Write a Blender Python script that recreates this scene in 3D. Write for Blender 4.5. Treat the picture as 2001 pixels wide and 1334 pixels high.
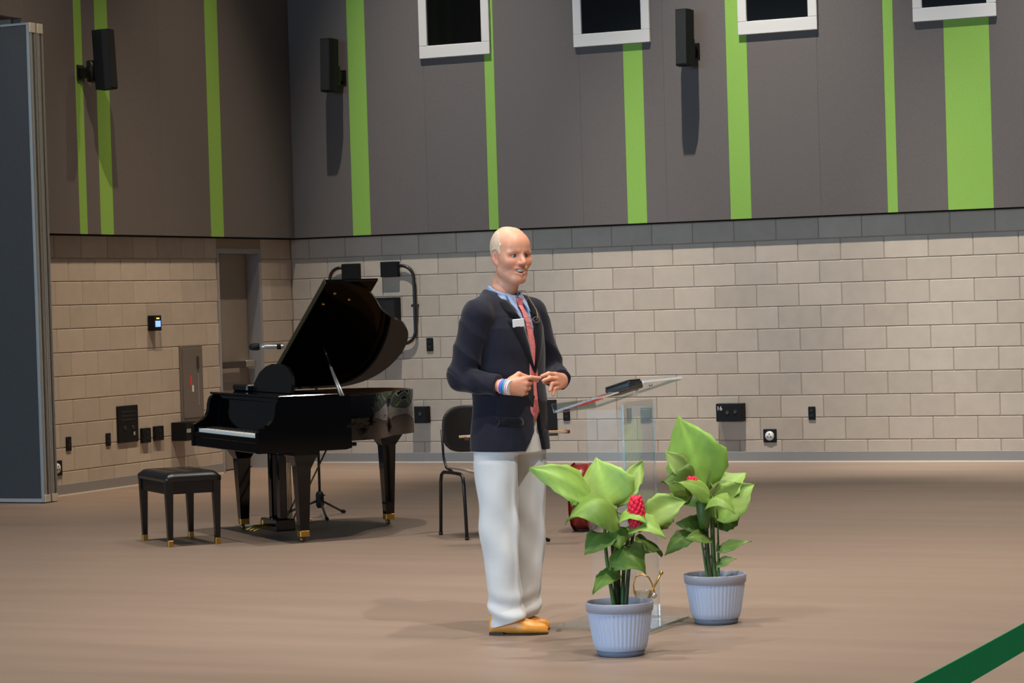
import bpy, math, random
import numpy as np
from mathutils import Vector, Matrix
for o in list(bpy.data.objects): bpy.data.objects.remove(o)
random.seed(7)
SC = bpy.context.scene
COL = SC.collection
PI = math.pi

# ------------------------------------------------------------------ camera
cam_d = bpy.data.cameras.new('camera'); cam = bpy.data.objects.new('camera', cam_d); COL.objects.link(cam)
SC.camera = cam
YAW, PIT, ROL, FPX = -0.430301, -0.0154207, -0.0301873, 5037.333
def _axes():
    cy, sy = math.cos(YAW), math.sin(YAW)
    F = Vector((sy*math.cos(PIT), cy*math.cos(PIT), math.sin(PIT)))
    R0 = Vector((cy, -sy, 0)); U0 = R0.cross(F)
    R = R0*math.cos(ROL)+U0*math.sin(ROL); U = -R0*math.sin(ROL)+U0*math.cos(ROL)
    return R, U, F
_R, _U, _F = _axes()
_m = Matrix((_R, _U, -_F)).transposed().to_4x4(); _m.translation = Vector((12.70065, -22.45952, 1.541395))
cam.matrix_world = _m
cam_d.sensor_fit = 'HORIZONTAL'; cam_d.sensor_width = 36.0; cam_d.lens = FPX/2001*36.0
cam_d.clip_start = 0.1; cam_d.clip_end = 200

# ------------------------------------------------------------------ light
SC.view_settings.view_transform = 'Standard'; SC.view_settings.look = 'None'
SC.view_settings.gamma = 1.0; SC.view_settings.use_curve_mapping = False
SC.view_settings.exposure = 0.0
W = bpy.data.worlds.new('hall_air'); SC.world = W; W.use_nodes = True
W.node_tree.nodes['Background'].inputs[0].default_value = (0.80, 0.88, 1.0, 1)
W.node_tree.nodes['Background'].inputs[1].default_value = 0.05

def spot(x, y, z, power, size=84, blend=0.75, col=(1.0, 0.88, 0.75), rad=0.07, aim=None):
    d = bpy.data.lights.new('unseen_ceiling_spot', 'SPOT'); d.energy = power; d.color = col
    d.spot_size = math.radians(size); d.spot_blend = blend; d.shadow_soft_size = rad
    o = bpy.data.objects.new('unseen_ceiling_spot', d); COL.objects.link(o); o.location = (x, y, z)
    if aim: o.rotation_euler = (Vector(aim)-Vector((x, y, z))).to_track_quat('-Z', 'Y').to_euler()
    return o
# wall washers
for (x, y, p, aim, c) in [(1.95, -3.6, 3900, (2.1, 0, 1.0), 0), (5.1, -3.6, 5800, (5.1, 0, 1.0), 0), (8.25, -3.6, 5800, (8.25, 0, 1.0), 0), (11.4, -3.6, 5800, (11.4, 0, 1.0), 0),
                          (3.75, -1.9, 2500, (0, -2.4, -0.3), 1), (3.6, -8.1, 3000, (0, -3.5, -0.3), 1)]:
    spot(x, y, 11.0, p, size=31.5, blend=1.0, aim=aim, rad=0.06, col=((1.0, 0.93, 0.83), (1.0, 0.81, 0.61))[c])
# general downlights; some added to brighten the keys, belt and floor band
for (x, y, p) in [(4.6, -8.0, 900), (8.6, -7.4, 900), (12.4, -7.4, 900), (2.0, -10.8, 1300), (7.0, -5.2, 480), (10.5, -5.2, 520), (14.0, -5.2, 520), (6.6, -12.0, 900), (10.4, -12.0, 1150), (15.0, -19.5, 1600),
                  (6.0, -16.4, 850), (10.0, -16.4, 1000), (14.0, -13.5, 900)]:
    spot(x, y, 11.0, p*1.65, size=62, blend=0.8, rad=0.12, col=(1.0, 0.90, 0.79))
# two added, unseen spots that brighten the man
spot(13.5, -16.5, 10.5, 2500, size=22, blend=0.9, rad=0.12, aim=(7.9, -11.5, 1.1), col=(1.0, 0.96, 0.90))
spot(5.0, -18.0, 10.5, 1200, size=24, blend=0.9, rad=0.12, aim=(7.9, -11.5, 1.1), col=(1.0, 0.93, 0.84))
# daylight from the glazed end of the hall, far behind the photographer
d = bpy.data.lights.new('daylight', 'AREA'); d.shape = 'RECTANGLE'; d.size = 20; d.size_y = 6
d.energy = 4800; d.color = (0.46, 0.73, 1.0)
o = bpy.data.objects.new('daylight', d); COL.objects.link(o); o.location = (-2, -40, 4.4); o.rotation_euler = (math.radians(90), 0, math.radians(-6))

# ------------------------------------------------------------------ materials
def lin(c):
    return tuple((v/12.92 if v <= 0.04045 else ((v+0.055)/1.055)**2.4) for v in [x/255 for x in c])
MATS = {}
def mat(name, rgb, rough=0.5, metal=0.0, spec=0.5, vary=0.0, nscale=8.0, stretch=(1, 1, 1), bump=0.0, bscale=200.0,
        rnd=0.0, coat=0.0, emit=0.0, sheen=0.0, attr=None, trans=0.0):
    m = bpy.data.materials.new(name); m.use_nodes = True; nt = m.node_tree; b = nt.nodes['Principled BSDF']
    c = lin(rgb); b.inputs['Base Color'].default_value = (*c, 1)
    b.inputs['Roughness'].default_value = rough; b.inputs['Metallic'].default_value = metal
    b.inputs['Specular IOR Level'].default_value = spec; b.inputs['Coat Weight'].default_value = coat
    b.inputs['Coat Roughness'].default_value = 0.04
    if sheen: b.inputs['Sheen Weight'].default_value = sheen
    if emit:
        b.inputs['Emission Color'].default_value = (*c, 1); b.inputs['Emission Strength'].default_value = emit
    src = None
    tc = nt.nodes.new('ShaderNodeTexCoord'); mp = nt.nodes.new('ShaderNodeMapping'); mp.inputs['Scale'].default_value = stretch
    nt.links.new(tc.outputs['Object'], mp.inputs[0])
    if attr:
        a = nt.nodes.new('ShaderNodeAttribute'); a.attribute_name = attr; src = a.outputs['Color']
    if vary or rnd:
        hsv = nt.nodes.new('ShaderNodeHueSaturation')
        if src: nt.links.new(src, hsv.inputs['Color'])
        else: hsv.inputs['Color'].default_value = (*c, 1)
        val = None
        if vary:
            n = nt.nodes.new('ShaderNodeTexNoise'); n.inputs['Scale'].default_value = nscale; n.inputs['Detail'].default_value = 4
            nt.links.new(mp.outputs[0], n.inputs['Vector'])
            if rnd:
                oi0 = nt.nodes.new('ShaderNodeObjectInfo'); n.noise_dimensions = '4D'
                ml = nt.nodes.new('ShaderNodeMath'); ml.operation = 'MULTIPLY'; ml.inputs[1].default_value = 50
                nt.links.new(oi0.outputs['Random'], ml.inputs[0]); nt.links.new(ml.outputs[0], n.inputs['W'])
            r = nt.nodes.new('ShaderNodeMapRange'); r.inputs[1].default_value = 0.25; r.inputs[2].default_value = 0.75
            r.inputs[3].default_value = 1-vary; r.inputs[4].default_value = 1+vary
            nt.links.new(n.outputs[0], r.inputs[0]); val = r.outputs[0]
        if rnd:
            oi = nt.nodes.new('ShaderNodeObjectInfo'); r2 = nt.nodes.new('ShaderNodeMapRange')
            r2.inputs[3].default_value = 1-rnd; r2.inputs[4].default_value = 1+rnd
            nt.links.new(oi.outputs['Random'], r2.inputs[0])
            if val:
                mm = nt.nodes.new('ShaderNodeMath'); mm.operation = 'MULTIPLY'
                nt.links.new(val, mm.inputs[0]); nt.links.new(r2.outputs[0], mm.inputs[1]); val = mm.outputs[0]
            else: val = r2.outputs[0]
        nt.links.new(val, hsv.inputs['Value']); src = hsv.outputs[0]
    if src: nt.links.new(src, b.inputs['Base Color'])
    if bump:
        n2 = nt.nodes.new('ShaderNodeTexNoise'); n2.inputs['Scale'].default_value = bscale; n2.inputs['Detail'].default_value = 3
        nt.links.new(tc.outputs['Object'], n2.inputs['Vector'])
        bp = nt.nodes.new('ShaderNodeBump'); bp.inputs['Strength'].default_value = bump; bp.inputs['Distance'].default_value = 0.004
        nt.links.new(n2.outputs[0], bp.inputs['Height']); nt.links.new(bp.outputs[0], b.inputs['Normal'])
    if trans:
        # thin leaf: part of the light passes through
        tl = nt.nodes.new('ShaderNodeBsdfTranslucent'); mx = nt.nodes.new('ShaderNodeMixShader'); mx.inputs[0].default_value = trans
        if src: nt.links.new(src, tl.inputs[0])
        else: tl.inputs[0].default_value = (*c, 1)
        nt.links.new(b.outputs[0], mx.inputs[1]); nt.links.new(tl.outputs[0], mx.inputs[2])
        nt.links.new(mx.outputs[0], nt.nodes['Material Output'].inputs[0])
    MATS[name] = m
    return m
def mat_clear(name, tint=(0.96, 0.985, 0.97), ior=1.49, mn=0.0):
    m = bpy.data.materials.new(name); m.use_nodes = True; nt = m.node_tree; nt.nodes.remove(nt.nodes['Principled BSDF'])
    tr = nt.nodes.new('ShaderNodeBsdfTransparent'); tr.inputs[0].default_value = (*tint, 1)
    gl = nt.nodes.new('ShaderNodeBsdfGlossy'); gl.inputs['Roughness'].default_value = 0.02
    fr = nt.nodes.new('ShaderNodeFresnel'); fr.inputs[0].default_value = ior
    gm = nt.nodes.new('ShaderNodeNewGeometry'); mr = nt.nodes.new('ShaderNodeMapRange'); mr.inputs[3].default_value = ior; mr.inputs[4].default_value = 1.0/ior
    nt.links.new(gm.outputs['Backfacing'], mr.inputs[0]); nt.links.new(mr.outputs[0], fr.inputs[0])
    mx = nt.nodes.new('ShaderNodeMixShader')
    if mn:
        ad = nt.nodes.new('ShaderNodeMath'); ad.operation = 'ADD'; ad.inputs[1].default_value = mn; ad.use_clamp = True
        nt.links.new(fr.outputs[0], ad.inputs[0]); nt.links.new(ad.outputs[0], mx.inputs[0])
    else: nt.links.new(fr.outputs[0], mx.inputs[0])
    nt.links.new(tr.outputs[0], mx.inputs[1]); nt.links.new(gl.outputs[0], mx.inputs[2])
    nt.links.new(mx.outputs[0], nt.nodes['Material Output'].inputs[0]); MATS[name] = m
    return m
mat('floor', (141, 123, 110), 0.5, spec=0.28, vary=0.10, nscale=1.6, stretch=(0.35, 2.4, 1))
mat('block', (184, 171, 157), 0.9, spec=0.1, vary=0.06, nscale=9, rnd=0.075, bump=0.25, bscale=160)
mat('mortar', (150, 136, 120), 0.95, spec=0.05)
mat('felt_grey', (104, 98, 96), 0.95, spec=0.03, vary=0.07, nscale=60, rnd=0.02, bump=0.3, bscale=500)
mat('felt_green', (136, 176, 84), 0.95, spec=0.03, vary=0.05, nscale=60, bump=0.3, bscale=500)
mat('reveal', (26, 24, 24), 0.9, spec=0.05)
mat('base_grey', (140, 138, 136), 0.6, spec=0.25)
mat('base_light', (222, 214, 202), 0.6, spec=0.3)
mat('door_grey', (142, 132, 122), 0.5, spec=0.3, vary=0.03)
mat('jamb_grey', (150, 148, 148), 0.5, spec=0.3)
mat('bar_dark', (74, 70, 62), 0.4, spec=0.4, metal=0.3)
mat('bar_metal', (170, 164, 152), 0.4, metal=0.5)
mat('win_white', (206, 202, 198), 0.5, spec=0.3)
mat('win_dark', (12, 13, 14), 0.9, spec=0.05)
mat('win_glass', (10, 11, 12), 0.06, spec=0.5)
mat('black_plastic', (15, 15, 16), 0.6, spec=0.25)
mat('black_metal', (22, 22, 23), 0.35, spec=0.5)
mat('grille', (32, 31, 30), 0.6, spec=0.3)
mat('partition_blue', (68, 71, 74), 0.9, spec=0.06, vary=0.05, nscale=40, bump=0.3, bscale=300)
mat('aluminium', (178, 176, 172), 0.38, metal=0.75)
mat('alu_light', (206, 198, 180), 0.45, metal=0.3)
mat('screen_blue', (120, 160, 255), 0.4, emit=1.6)
mat('led_yellow', (230, 220, 120), 0.4, emit=0.8)
mat('panel_grey', (118, 108, 100), 0.4, spec=0.4, metal=0.2)
mat('sticker_red', (214, 70, 60), 0.6)
mat('white_plastic', (226, 224, 220), 0.4)
mat('silver', (196, 194, 190), 0.3, metal=0.7)
mat('steel', (170, 170, 172), 0.25, metal=0.9)
mat('plate_grey', (118, 122, 112), 0.6)
mat('lacquer', (5, 5, 6), 0.06, spec=0.42)
mat('lacquer_edge', (62, 56, 34), 0.25, spec=0.5)
mat('ivory', (238, 234, 226), 0.3)
mat('ebony', (10, 10, 10), 0.3)
mat('brass', (206, 160, 80), 0.28, metal=0.9)
mat('brass_dull', (150, 118, 70), 0.4, metal=0.8)
mat('iron_plate', (150, 104, 56), 0.35, metal=0.6)
mat('felt_red', (120, 30, 28), 0.9)
mat('leather_black', (30, 29, 28), 0.32, spec=0.5, bump=0.1, bscale=90)
mat('wood_black', (16, 15, 15), 0.25, spec=0.5)
mat('rubber', (18, 18, 18), 0.7)
mat('cable', (196, 172, 150), 0.5)
mat('chair_shell', (44, 43, 42), 0.4, spec=0.45)
mat('chair_seat', (148, 128, 112), 0.3, spec=0.5)
mat('wood_bow', (214, 176, 128), 0.4)
mat('wood_dark', (110, 52, 40), 0.4)
mat('cello_red', (168, 60, 44), 0.22, spec=0.5, vary=0.12, nscale=5, coat=0.4)
mat('cello_rib', (150, 50, 38), 0.25, spec=0.5, coat=0.4)
mat('pot_blue', (188, 200, 224), 0.45, spec=0.4)
mat('pot_rim', (164, 166, 178), 0.5, spec=0.35)
mat('pot_base', (112, 124, 144), 0.5)
mat('soil', (44, 36, 30), 0.95, vary=0.3, nscale=40, bump=0.8, bscale=60)
mat('leaf', (128, 172, 58), 0.45, spec=0.35, vary=0.16, nscale=14, rnd=0.10, trans=0.25, attr='leafcol')
mat('midrib', (176, 200, 110), 0.5)
mat('stem', (78, 110, 46), 0.5, vary=0.2, nscale=20)
mat('stem_dark', (58, 70, 40), 0.55, vary=0.2, nscale=20)
mat('bract', (232, 38, 70), 0.4, spec=0.4, vary=0.15, nscale=30, rnd=0.1)
mat('bract_tip', (240, 70, 130), 0.4)
mat('paper_red', (226, 96, 72), 0.7, trans=0.5)
mat('paper_white', (240, 234, 230), 0.7, trans=0.5)
mat('folder_black', (22, 24, 28), 0.45)
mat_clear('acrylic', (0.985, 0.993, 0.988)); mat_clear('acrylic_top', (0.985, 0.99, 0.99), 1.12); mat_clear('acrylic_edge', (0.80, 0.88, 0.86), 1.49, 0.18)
def mat_film(name, tint, g):
    m = bpy.data.materials.new(name); m.use_nodes = True; nt = m.node_tree; nt.nodes.remove(nt.nodes['Principled BSDF'])
    tr = nt.nodes.new('ShaderNodeBsdfTransparent'); tr.inputs[0].default_value = (*tint, 1); gl = nt.nodes.new('ShaderNodeBsdfGlossy'); gl.inputs['Roughness'].default_value = 0.03
    mx = nt.nodes.new('ShaderNodeMixShader'); mx.inputs[0].default_value = g; nt.links.new(tr.outputs[0], mx.inputs[1]); nt.links.new(gl.outputs[0], mx.inputs[2])
    nt.links.new(mx.outputs[0], nt.nodes['Material Output'].inputs[0]); MATS[name] = m
mat_film('acrylic_film', (0.985, 0.99, 0.99), 0.07)
mat_clear('glass_cup', (0.95, 0.97, 0.96), 1.5, 0.03)
mat('belt_green', (26, 150, 96), 0.8, spec=0.1, vary=0.05, nscale=60)
mat('skin', (222, 160, 130), 0.42, spec=0.4, attr='skincol', vary=0.04, nscale=60)
mat("hair", (230, 202, 172), 0.6, spec=0.3, vary=0.10, nscale=90, bump=0.5, bscale=220)
mat('brow', (176, 140, 112), 0.8)
mat('eye_white', (190, 176, 166), 0.2)  # whites darkened: shade of the eye sockets put into their colour
mat('eye_iris', (52, 60, 70), 0.15)
mat('eye_pupil', (8, 8, 8), 0.1)
mat('teeth', (252, 246, 234), 0.35)
mat('lid_skin', (196, 132, 108), 0.5); mat('edge_highlight', (226, 234, 238), 0.25, spec=0.5); mat('veneer', (150, 92, 44), 0.4)
mat('lip', (196, 104, 98), 0.4)
mat('jacket', (36, 36, 47), 0.85, spec=0.12, vary=0.10, nscale=40, bump=0.15, bscale=600, sheen=0.15)
mat('lapel', (19, 19, 25), 0.8, spec=0.15, sheen=0.2)  # darker than the jacket, whose chest sheen from light is in its colour
mat('button', (30, 26, 24), 0.3)
mat('shirt', (166, 186, 222), 0.75, spec=0.15)
mat('shirt_white', (206, 214, 232), 0.75, spec=0.15)
mat('tie', (236, 138, 138), 0.55, spec=0.25, vary=0.22, nscale=90)
mat('trouser', (224, 223, 220), 0.85, spec=0.1, vary=0.03, nscale=12, bump=0.1, bscale=500)
mat('shoe', (232, 156, 66), 0.35, spec=0.5, vary=0.12, nscale=14)
mat('sole', (40, 28, 22), 0.6)
mat('badge', (240, 240, 240), 0.4)
mat('band_blue', (70, 120, 220), 0.5); mat('band_teal', (80, 190, 180), 0.5)
mat('band_pink', (246, 190, 214), 0.5); mat('band_white', (238, 236, 230), 0.5)
mat('cord', (150, 132, 104), 0.6)

# ------------------------------------------------------------------ builders
class MB:
    def __init__(s): s.v = []; s.f = []; s.sm = []
    def add(s, vs, fs, smooth=False):
        b = len(s.v); s.v += [tuple(v) for v in vs]; s.f += [tuple(i+b for i in f) for f in fs]; s.sm += [smooth]*len(fs); return s
    def box(s, lo, hi, ch=0.0, M=None):
        x0, y0, z0 = lo; x1, y1, z1 = hi
        if ch <= 0:
            vs = [(x0, y0, z0), (x1, y0, z0), (x1, y1, z0), (x0, y1, z0), (x0, y0, z1), (x1, y0, z1), (x1, y1, z1), (x0, y1, z1)]
            fs = [(3, 2, 1, 0), (4, 5, 6, 7), (0, 1, 5, 4), (1, 2, 6, 5), (2, 3, 7, 6), (3, 0, 4, 7)]
        else:
            c = min(ch, (x1-x0)*.49, (y1-y0)*.49, (z1-z0)*.49)
            vs = []; idx = {}
            for sx in (0, 1):
                for sy in (0, 1):
                    for sz in (0, 1):
                        X = (x0, x1)[sx]; Y = (y0, y1)[sy]; Z = (z0, z1)[sz]
                        dx = c*(1-2*sx); dy = c*(1-2*sy); dz = c*(1-2*sz)
                        for a, p in (('x', (X, Y+dy, Z+dz)), ('y', (X+dx, Y, Z+dz)), ('z', (X+dx, Y+dy, Z))):
                            idx[(sx, sy, sz, a)] = len(vs); vs.append(p)
            fs = []
            g = lambda x, y, z, a: idx[(x, y, z, a)]
            fs += [(g(0, 0, 0, 'x'), g(0, 0, 1, 'x'), g(0, 1, 1, 'x'), g(0, 1, 0, 'x')), (g(1, 0, 0, 'x'), g(1, 1, 0, 'x'), g(1, 1, 1, 'x'), g(1, 0, 1, 'x')),
                   (g(0, 0, 0, 'y'), g(1, 0, 0, 'y'), g(1, 0, 1, 'y'), g(0, 0, 1, 'y')), (g(0, 1, 0, 'y'), g(0, 1, 1, 'y'), g(1, 1, 1, 'y'), g(1, 1, 0, 'y')),
                   (g(0, 0, 0, 'z'), g(0, 1, 0, 'z'), g(1, 1, 0, 'z'), g(1, 0, 0, 'z')), (g(0, 0, 1, 'z'), g(1, 0, 1, 'z'), g(1, 1, 1, 'z'), g(0, 1, 1, 'z'))]
            for t in (0, 1):
                for q in (0, 1):
                    fs += [(g(0, t, q, 'y'), g(1, t, q, 'y'), g(1, t, q, 'z'), g(0, t, q, 'z')),
                           (g(t, 0, q, 'x'), g(t, 1, q, 'x'), g(t, 1, q, 'z'), g(t, 0, q, 'z')),
                           (g(t, q, 0, 'x'), g(t, q, 1, 'x'), g(t, q, 1, 'y'), g(t, q, 0, 'y'))]
            for x in (0, 1):
                for y in (0, 1):
                    for z in (0, 1): fs.append((g(x, y, z, 'x'), g(x, y, z, 'y'), g(x, y, z, 'z')))
        if M is not None: vs = [M @ Vector(v) for v in vs]
        return s.add(vs, fs)
    def prism(s, pts, z0, z1, M=None, smooth=False):
        n = len(pts); vs = [(p[0], p[1], z0) for p in pts]+[(p[0], p[1], z1) for p in pts]
        fs = [tuple(range(n-1, -1, -1)), tuple(range(n, 2*n))]
        if M is not None: vs = [M @ Vector(v) for v in vs]
        s.add(vs, fs)
        b = len(s.v)-2*n
        for i in range(n):
            j = (i+1) % n; s.f.append((b+i, b+j, b+n+j, b+n+i)); s.sm.append(smooth)
        return s
    def tube(s, pts, rad, seg=10, cap=True, flat=1.0):
        P = [Vector(p) for p in pts]; n = len(P)
        R = rad if isinstance(rad, (list, tuple)) else [rad]*n
        T = [(P[min(i+1, n-1)]-P[max(i-1, 0)]).normalized() for i in range(n)]
        up = Vector((0, 0, 1)) if abs(T[0].z) < 0.9 else Vector((1, 0, 0))
        a = T[0].cross(up).normalized(); vs = []
        for i in range(n):
            a = (a-T[i]*a.dot(T[i])).normalized(); b = T[i].cross(a)
            for k in range(seg):
                t = 2*PI*k/seg; vs.append(P[i]+a*(R[i]*math.cos(t))+b*(R[i]*flat*math.sin(t)))
        fs = []
        for i in range(n-1):
            for k in range(seg):
                q = (k+1) % seg; fs.append((i*seg+k, i*seg+q, (i+1)*seg+q, (i+1)*seg+k))
        s.add(vs, fs, True)
        if cap:
            b0 = len(s.v)-len(vs); s.f.append(tuple(b0+k for k in range(seg-1, -1, -1))); s.sm.append(False)
            s.f.append(tuple(b0+(n-1)*seg+k for k in range(seg))); s.sm.append(False)
        return s
    def lathe(s, prof, seg=32, M=None, smooth=True, ripple=None):
        vs = []
        for j, (r, z) in enumerate(prof):
            for k in range(seg):
                t = 2*PI*k/seg; rr = r*(1+(ripple(j, k) if ripple else 0)); vs.append(Vector((rr*math.cos(t), rr*math.sin(t), z)))
        if M is not None: vs = [M @ v for v in vs]
        fs = []
        for j in range(len(prof)-1):
            for k in range(seg):
                q = (k+1) % seg; fs.append((j*seg+k, j*seg+q, (j+1)*seg+q, (j+1)*seg+k))
        s.add(vs, fs, smooth); b = len(s.v)-len(vs)
        if prof[0][0] > 1e-5: s.f.append(tuple(b+k for k in range(seg-1, -1, -1))); s.sm.append(False)
        if prof[-1][0] > 1e-5: s.f.append(tuple(b+(len(prof)-1)*seg+k for k in range(seg))); s.sm.append(False)
        return s
    def ell(s, c, r, nu=16, nv=10, M=None):
        vs = []; fs = []
        for j in range(nv+1):
            ph = PI*j/nv
            for i in range(nu):
                t = 2*PI*i/nu; vs.append(Vector((r[0]*math.sin(ph)*math.cos(t), r[1]*math.sin(ph)*math.sin(t), r[2]*math.cos(ph))))
        if M is not None: vs = [M @ v for v in vs]
        vs = [v+Vector(c) for v in vs]
        for j in range(nv):
            for i in range(nu):
                q = (i+1) % nu; fs.append((j*nu+i, (j+1)*nu+i, (j+1)*nu+q, j*nu+q))
        return s.add(vs, fs, True)
    def mesh(s, name, m):
        me = bpy.data.meshes.new(name); me.from_pydata(s.v, [], s.f); me.polygons.foreach_set('use_smooth', s.sm)
        me.materials.append(MATS[m]); me.validate(); me.update(); return me
    def build(s, name, m, parent=None, loc=None, label=None):
        o = bpy.data.objects.new(name, s.mesh(name, m)); COL.objects.link(o)
        if parent: o.parent = parent
        if loc: o.location = loc
        if label: o['label'] = label
        return o
def thing(name, label, cat, loc=(0, 0, 0), rz=0.0, group=None):
    o = bpy.data.objects.new(name, None); COL.objects.link(o); o.location = loc; o.rotation_euler = (0, 0, rz)
    o.empty_display_size = 0.1; tag(o, label, cat, group); return o
def tag(o, label=None, cat=None, group=None, kind=None):
    if label: o['label'] = label
    if cat: o['category'] = cat
    if group: o['group'] = group
    if kind: o['kind'] = kind
    return o
def inst(me, name, parent, loc=(0, 0, 0), scale=None, rot=None):
    o = bpy.data.objects.new(name, me); COL.objects.link(o); o.parent = parent; o.location = loc
    if scale: o.scale = scale
    if rot: o.rotation_euler = rot
    return o

# ================================================================== SETTING
B = 0.2032; FELT0 = 2.235; FELT1 = 6.2
f = MB().box((-14, -42, -0.1), (17, 0.3, 0)).build('floor', 'floor'); tag(f, 'smooth taupe brown hall floor with faint streaks', 'floor', kind='structure')
# back walls behind the blocks and panels
wr_ = MB().box((-0.25, 0.004, 0), (12.0, 0.25, FELT1)).build('wall_right', 'mortar')
tag(wr_, 'long block wall under grey felt panels with green stripes', 'wall', kind='structure')
m = MB(); m.box((-0.30, -4.6, 0), (-0.004, -1.43, FELT1)); m.box((-0.30, -0.60, 0), (-0.004, 0.004, FELT1)); m.box((-0.30, -1.43, 2.13), (-0.004, -0.60, FELT1))
m.box((-0.30, -7.5, 4.02), (-0.004, -4.6, FELT1))
wl_ = m.build('wall_left', 'mortar'); tag(wl_, 'side block wall with a grey door under felt panels', 'wall', kind='structure')
# blocks: each a bevelled unit of its own
def block_mesh(axis):
    b = MB(); g = 0.0032; ch = 0.004
    if axis == 'x': b.box((g, 0, g), (2*B-g, 0.06, B-g), ch)
    else: b.box((-0.06, g, g), (0, 2*B-g, B-g), ch)
    return b.mesh('block', 'block')
BX, BY = block_mesh('x'), block_mesh('y')
for k in range(11):
    x = 3.048+(B if k % 2 else 0)-2*B*9
    while x < 10.6:
        a, b = max(x, 0.0), x+2*B
        if b > 0.02: inst(BX, 'block', wr_, (a, 0, k*B), ((b-a)/(2*B), 1, 1))
        x += 2*B
    # side wall: positions measured away from the corner
    v = 1.445+(0 if k % 2 else B)-2*B*5
    while v < 4.6:
        for lo, hi in ((0.0, 0.60), (1.43, 4.58)):
            a, b = max(v, lo), min(v+2*B, hi)
            if b-a > 0.03: inst(BY, 'block', wl_, (0, -b, k*B), (1, (b-a)/(2*B), 1))
        v += 2*B
# felt panels, one object for each piece
def felt_r(x0, x1, m):
    MB().box((x0+0.0003, -0.1, FELT0), (x1-0.0003, 0.003, FELT1), 0.0012).build('felt_panel' if m == 'felt_grey' else 'green_strip', m, wr_)
sr = [(0.758, 0.956), (2.234, 2.336), (3.665, 3.860), (4.683, 4.885), (6.170, 6.264), (6.721, 7.129), (8.9, 9.1)]
seams = [1.585, 3.219, 4.065, 5.55, 8.0, 10.2]
edges = sorted([0.1]+[e for s_ in sr for e in s_]+seams+[11.9])
for a, b in zip(edges[:-1], edges[1:]):
    felt_r(a, b, 'felt_green' if any(abs(a-s_[0]) < 1e-6 for s_ in sr) else 'felt_grey')
def felt_l(v0, v1, m, z0=FELT0):
    MB().box((-0.003, -v1+0.0003, z0), (0.1, -v0-0.0003, FELT1), 0.0012).build('felt_panel' if m == 'felt_grey' else 'green_strip', m, wl_)
sl = [(1.447, 1.678), (3.312, 3.513), (3.718, 3.834)]
edges = sorted([0.1]+[e for s_ in sl for e in s_]+[2.5, 4.58])
for a, b in zip(edges[:-1], edges[1:]):
    felt_l(a, b, 'felt_green' if any(abs(a-s_[0]) < 1e-6 for s_ in sl) else 'felt_grey')
felt_l(4.58, 6.0, 'felt_grey', 4.02); felt_l(6.0, 7.4, 'felt_grey', 4.02)
# dark reveal under the panels
MB().box((0.0, -0.096, FELT0-0.012), (11.9, 0.0, FELT0)).build('panel_reveal', 'reveal', wr_)
MB().box((0.0, -4.58, FELT0-0.012), (0.096, -0.096, FELT0)).build('panel_reveal', 'reveal', wl_)
# skirting
def base(name, lo, hi, lo2, hi2, label):
    o = MB().box(lo, hi, 0.003).build(name, 'base_grey'); tag(o, label, 'baseboard', kind='structure')
    MB().box(lo2, hi2).build('bottom_edge', 'base_light', o)
base('baseboard_right', (0.0, -0.012, 0.012), (12, -0.0005, 0.098), (0.0, -0.016, 0.0), (12, -0.0005, 0.012), 'grey vinyl skirting along the long block wall')
base('baseboard_left', (0.0005, -4.58, 0.012), (0.012, -1.45, 0.098), (0.0005, -4.58, 0.0), (0.016, -1.45, 0.012), 'grey vinyl skirting along the side block wall')
base('baseboard_corner', (0.0005, -0.58, 0.012), (0.012, -0.02, 0.098), (0.0005, -0.58, 0.0), (0.016, -0.02, 0.012), 'short grey skirting between the door and the corner')
# door set back in the side wall
dr = thing('door_1', 'flush taupe metal door with push bar set back in the side wall', 'door', (0, -1.015, 0)); tag(dr, kind='structure')
MB().box((-0.19, -0.375, 0.01), (-0.145, 0.365, 2.08), 0.003).build('door_leaf', 'door_grey', dr)
m = MB(); m.box((-0.2, -0.415, 0), (0.002, -0.378, 2.13)); m.box((-0.2, 0.368, 0), (0.002, 0.415, 2.13)); m.box((-0.2, -0.378, 2.083), (0.002, 0.368, 2.13))
m.build('door_frame', 'jamb_grey', dr)
pb = MB().box((-0.105, -0.36, 0.985), (-0.06, 0.18, 1.05), 0.006).build('push_bar', 'bar_dark', dr)
MB().box((-0.145, 0.18, 0.985), (-0.06, 0.345, 1.05), 0.006).build('bar_end', 'bar_metal', pb)
MB().box((-0.145, -0.365, 0.975), (-0.06, -0.33, 1.06), 0.006).build('bar_end', 'bar_dark', pb)
# four windows with white frames on the felt wall
for i, (x0, x1) in enumerate([(1.56, 2.31), (3.18, 3.95), (4.815, 5.57), (6.455, 7.205)]):
    lab = ['window left of the thin green stripe, nearest the corner', 'second white framed window from the corner, above a green stripe',
           'third white framed window from the corner, beside a wall speaker', 'white framed window above the widest green stripe'][i]
    w = thing('window_%d' % (i+1), lab, 'window', (x0, -0.1, 3.91)); tag(w, kind='structure')
    wd = x1-x0; t = 0.085; dp_ = -0.035
    for nm, a, b in (('frame_rail', (0, dp_, 0), (wd, 0.0, 0.12)), ('frame_rail', (0, dp_, 1.28), (wd, 0.0, 1.4)),
                     ('frame_stile', (0, dp_, 0.12), (t, 0.0, 1.28)), ('frame_stile', (wd-t, dp_, 0.12), (wd, 0.0, 1.28))):
        MB().box(a, b, 0.004).build(nm, 'win_white', w)
    MB().box((t, -0.010, 0.12), (wd-t, -0.004, 1.28)).build('pane', 'win_glass', w)

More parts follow.
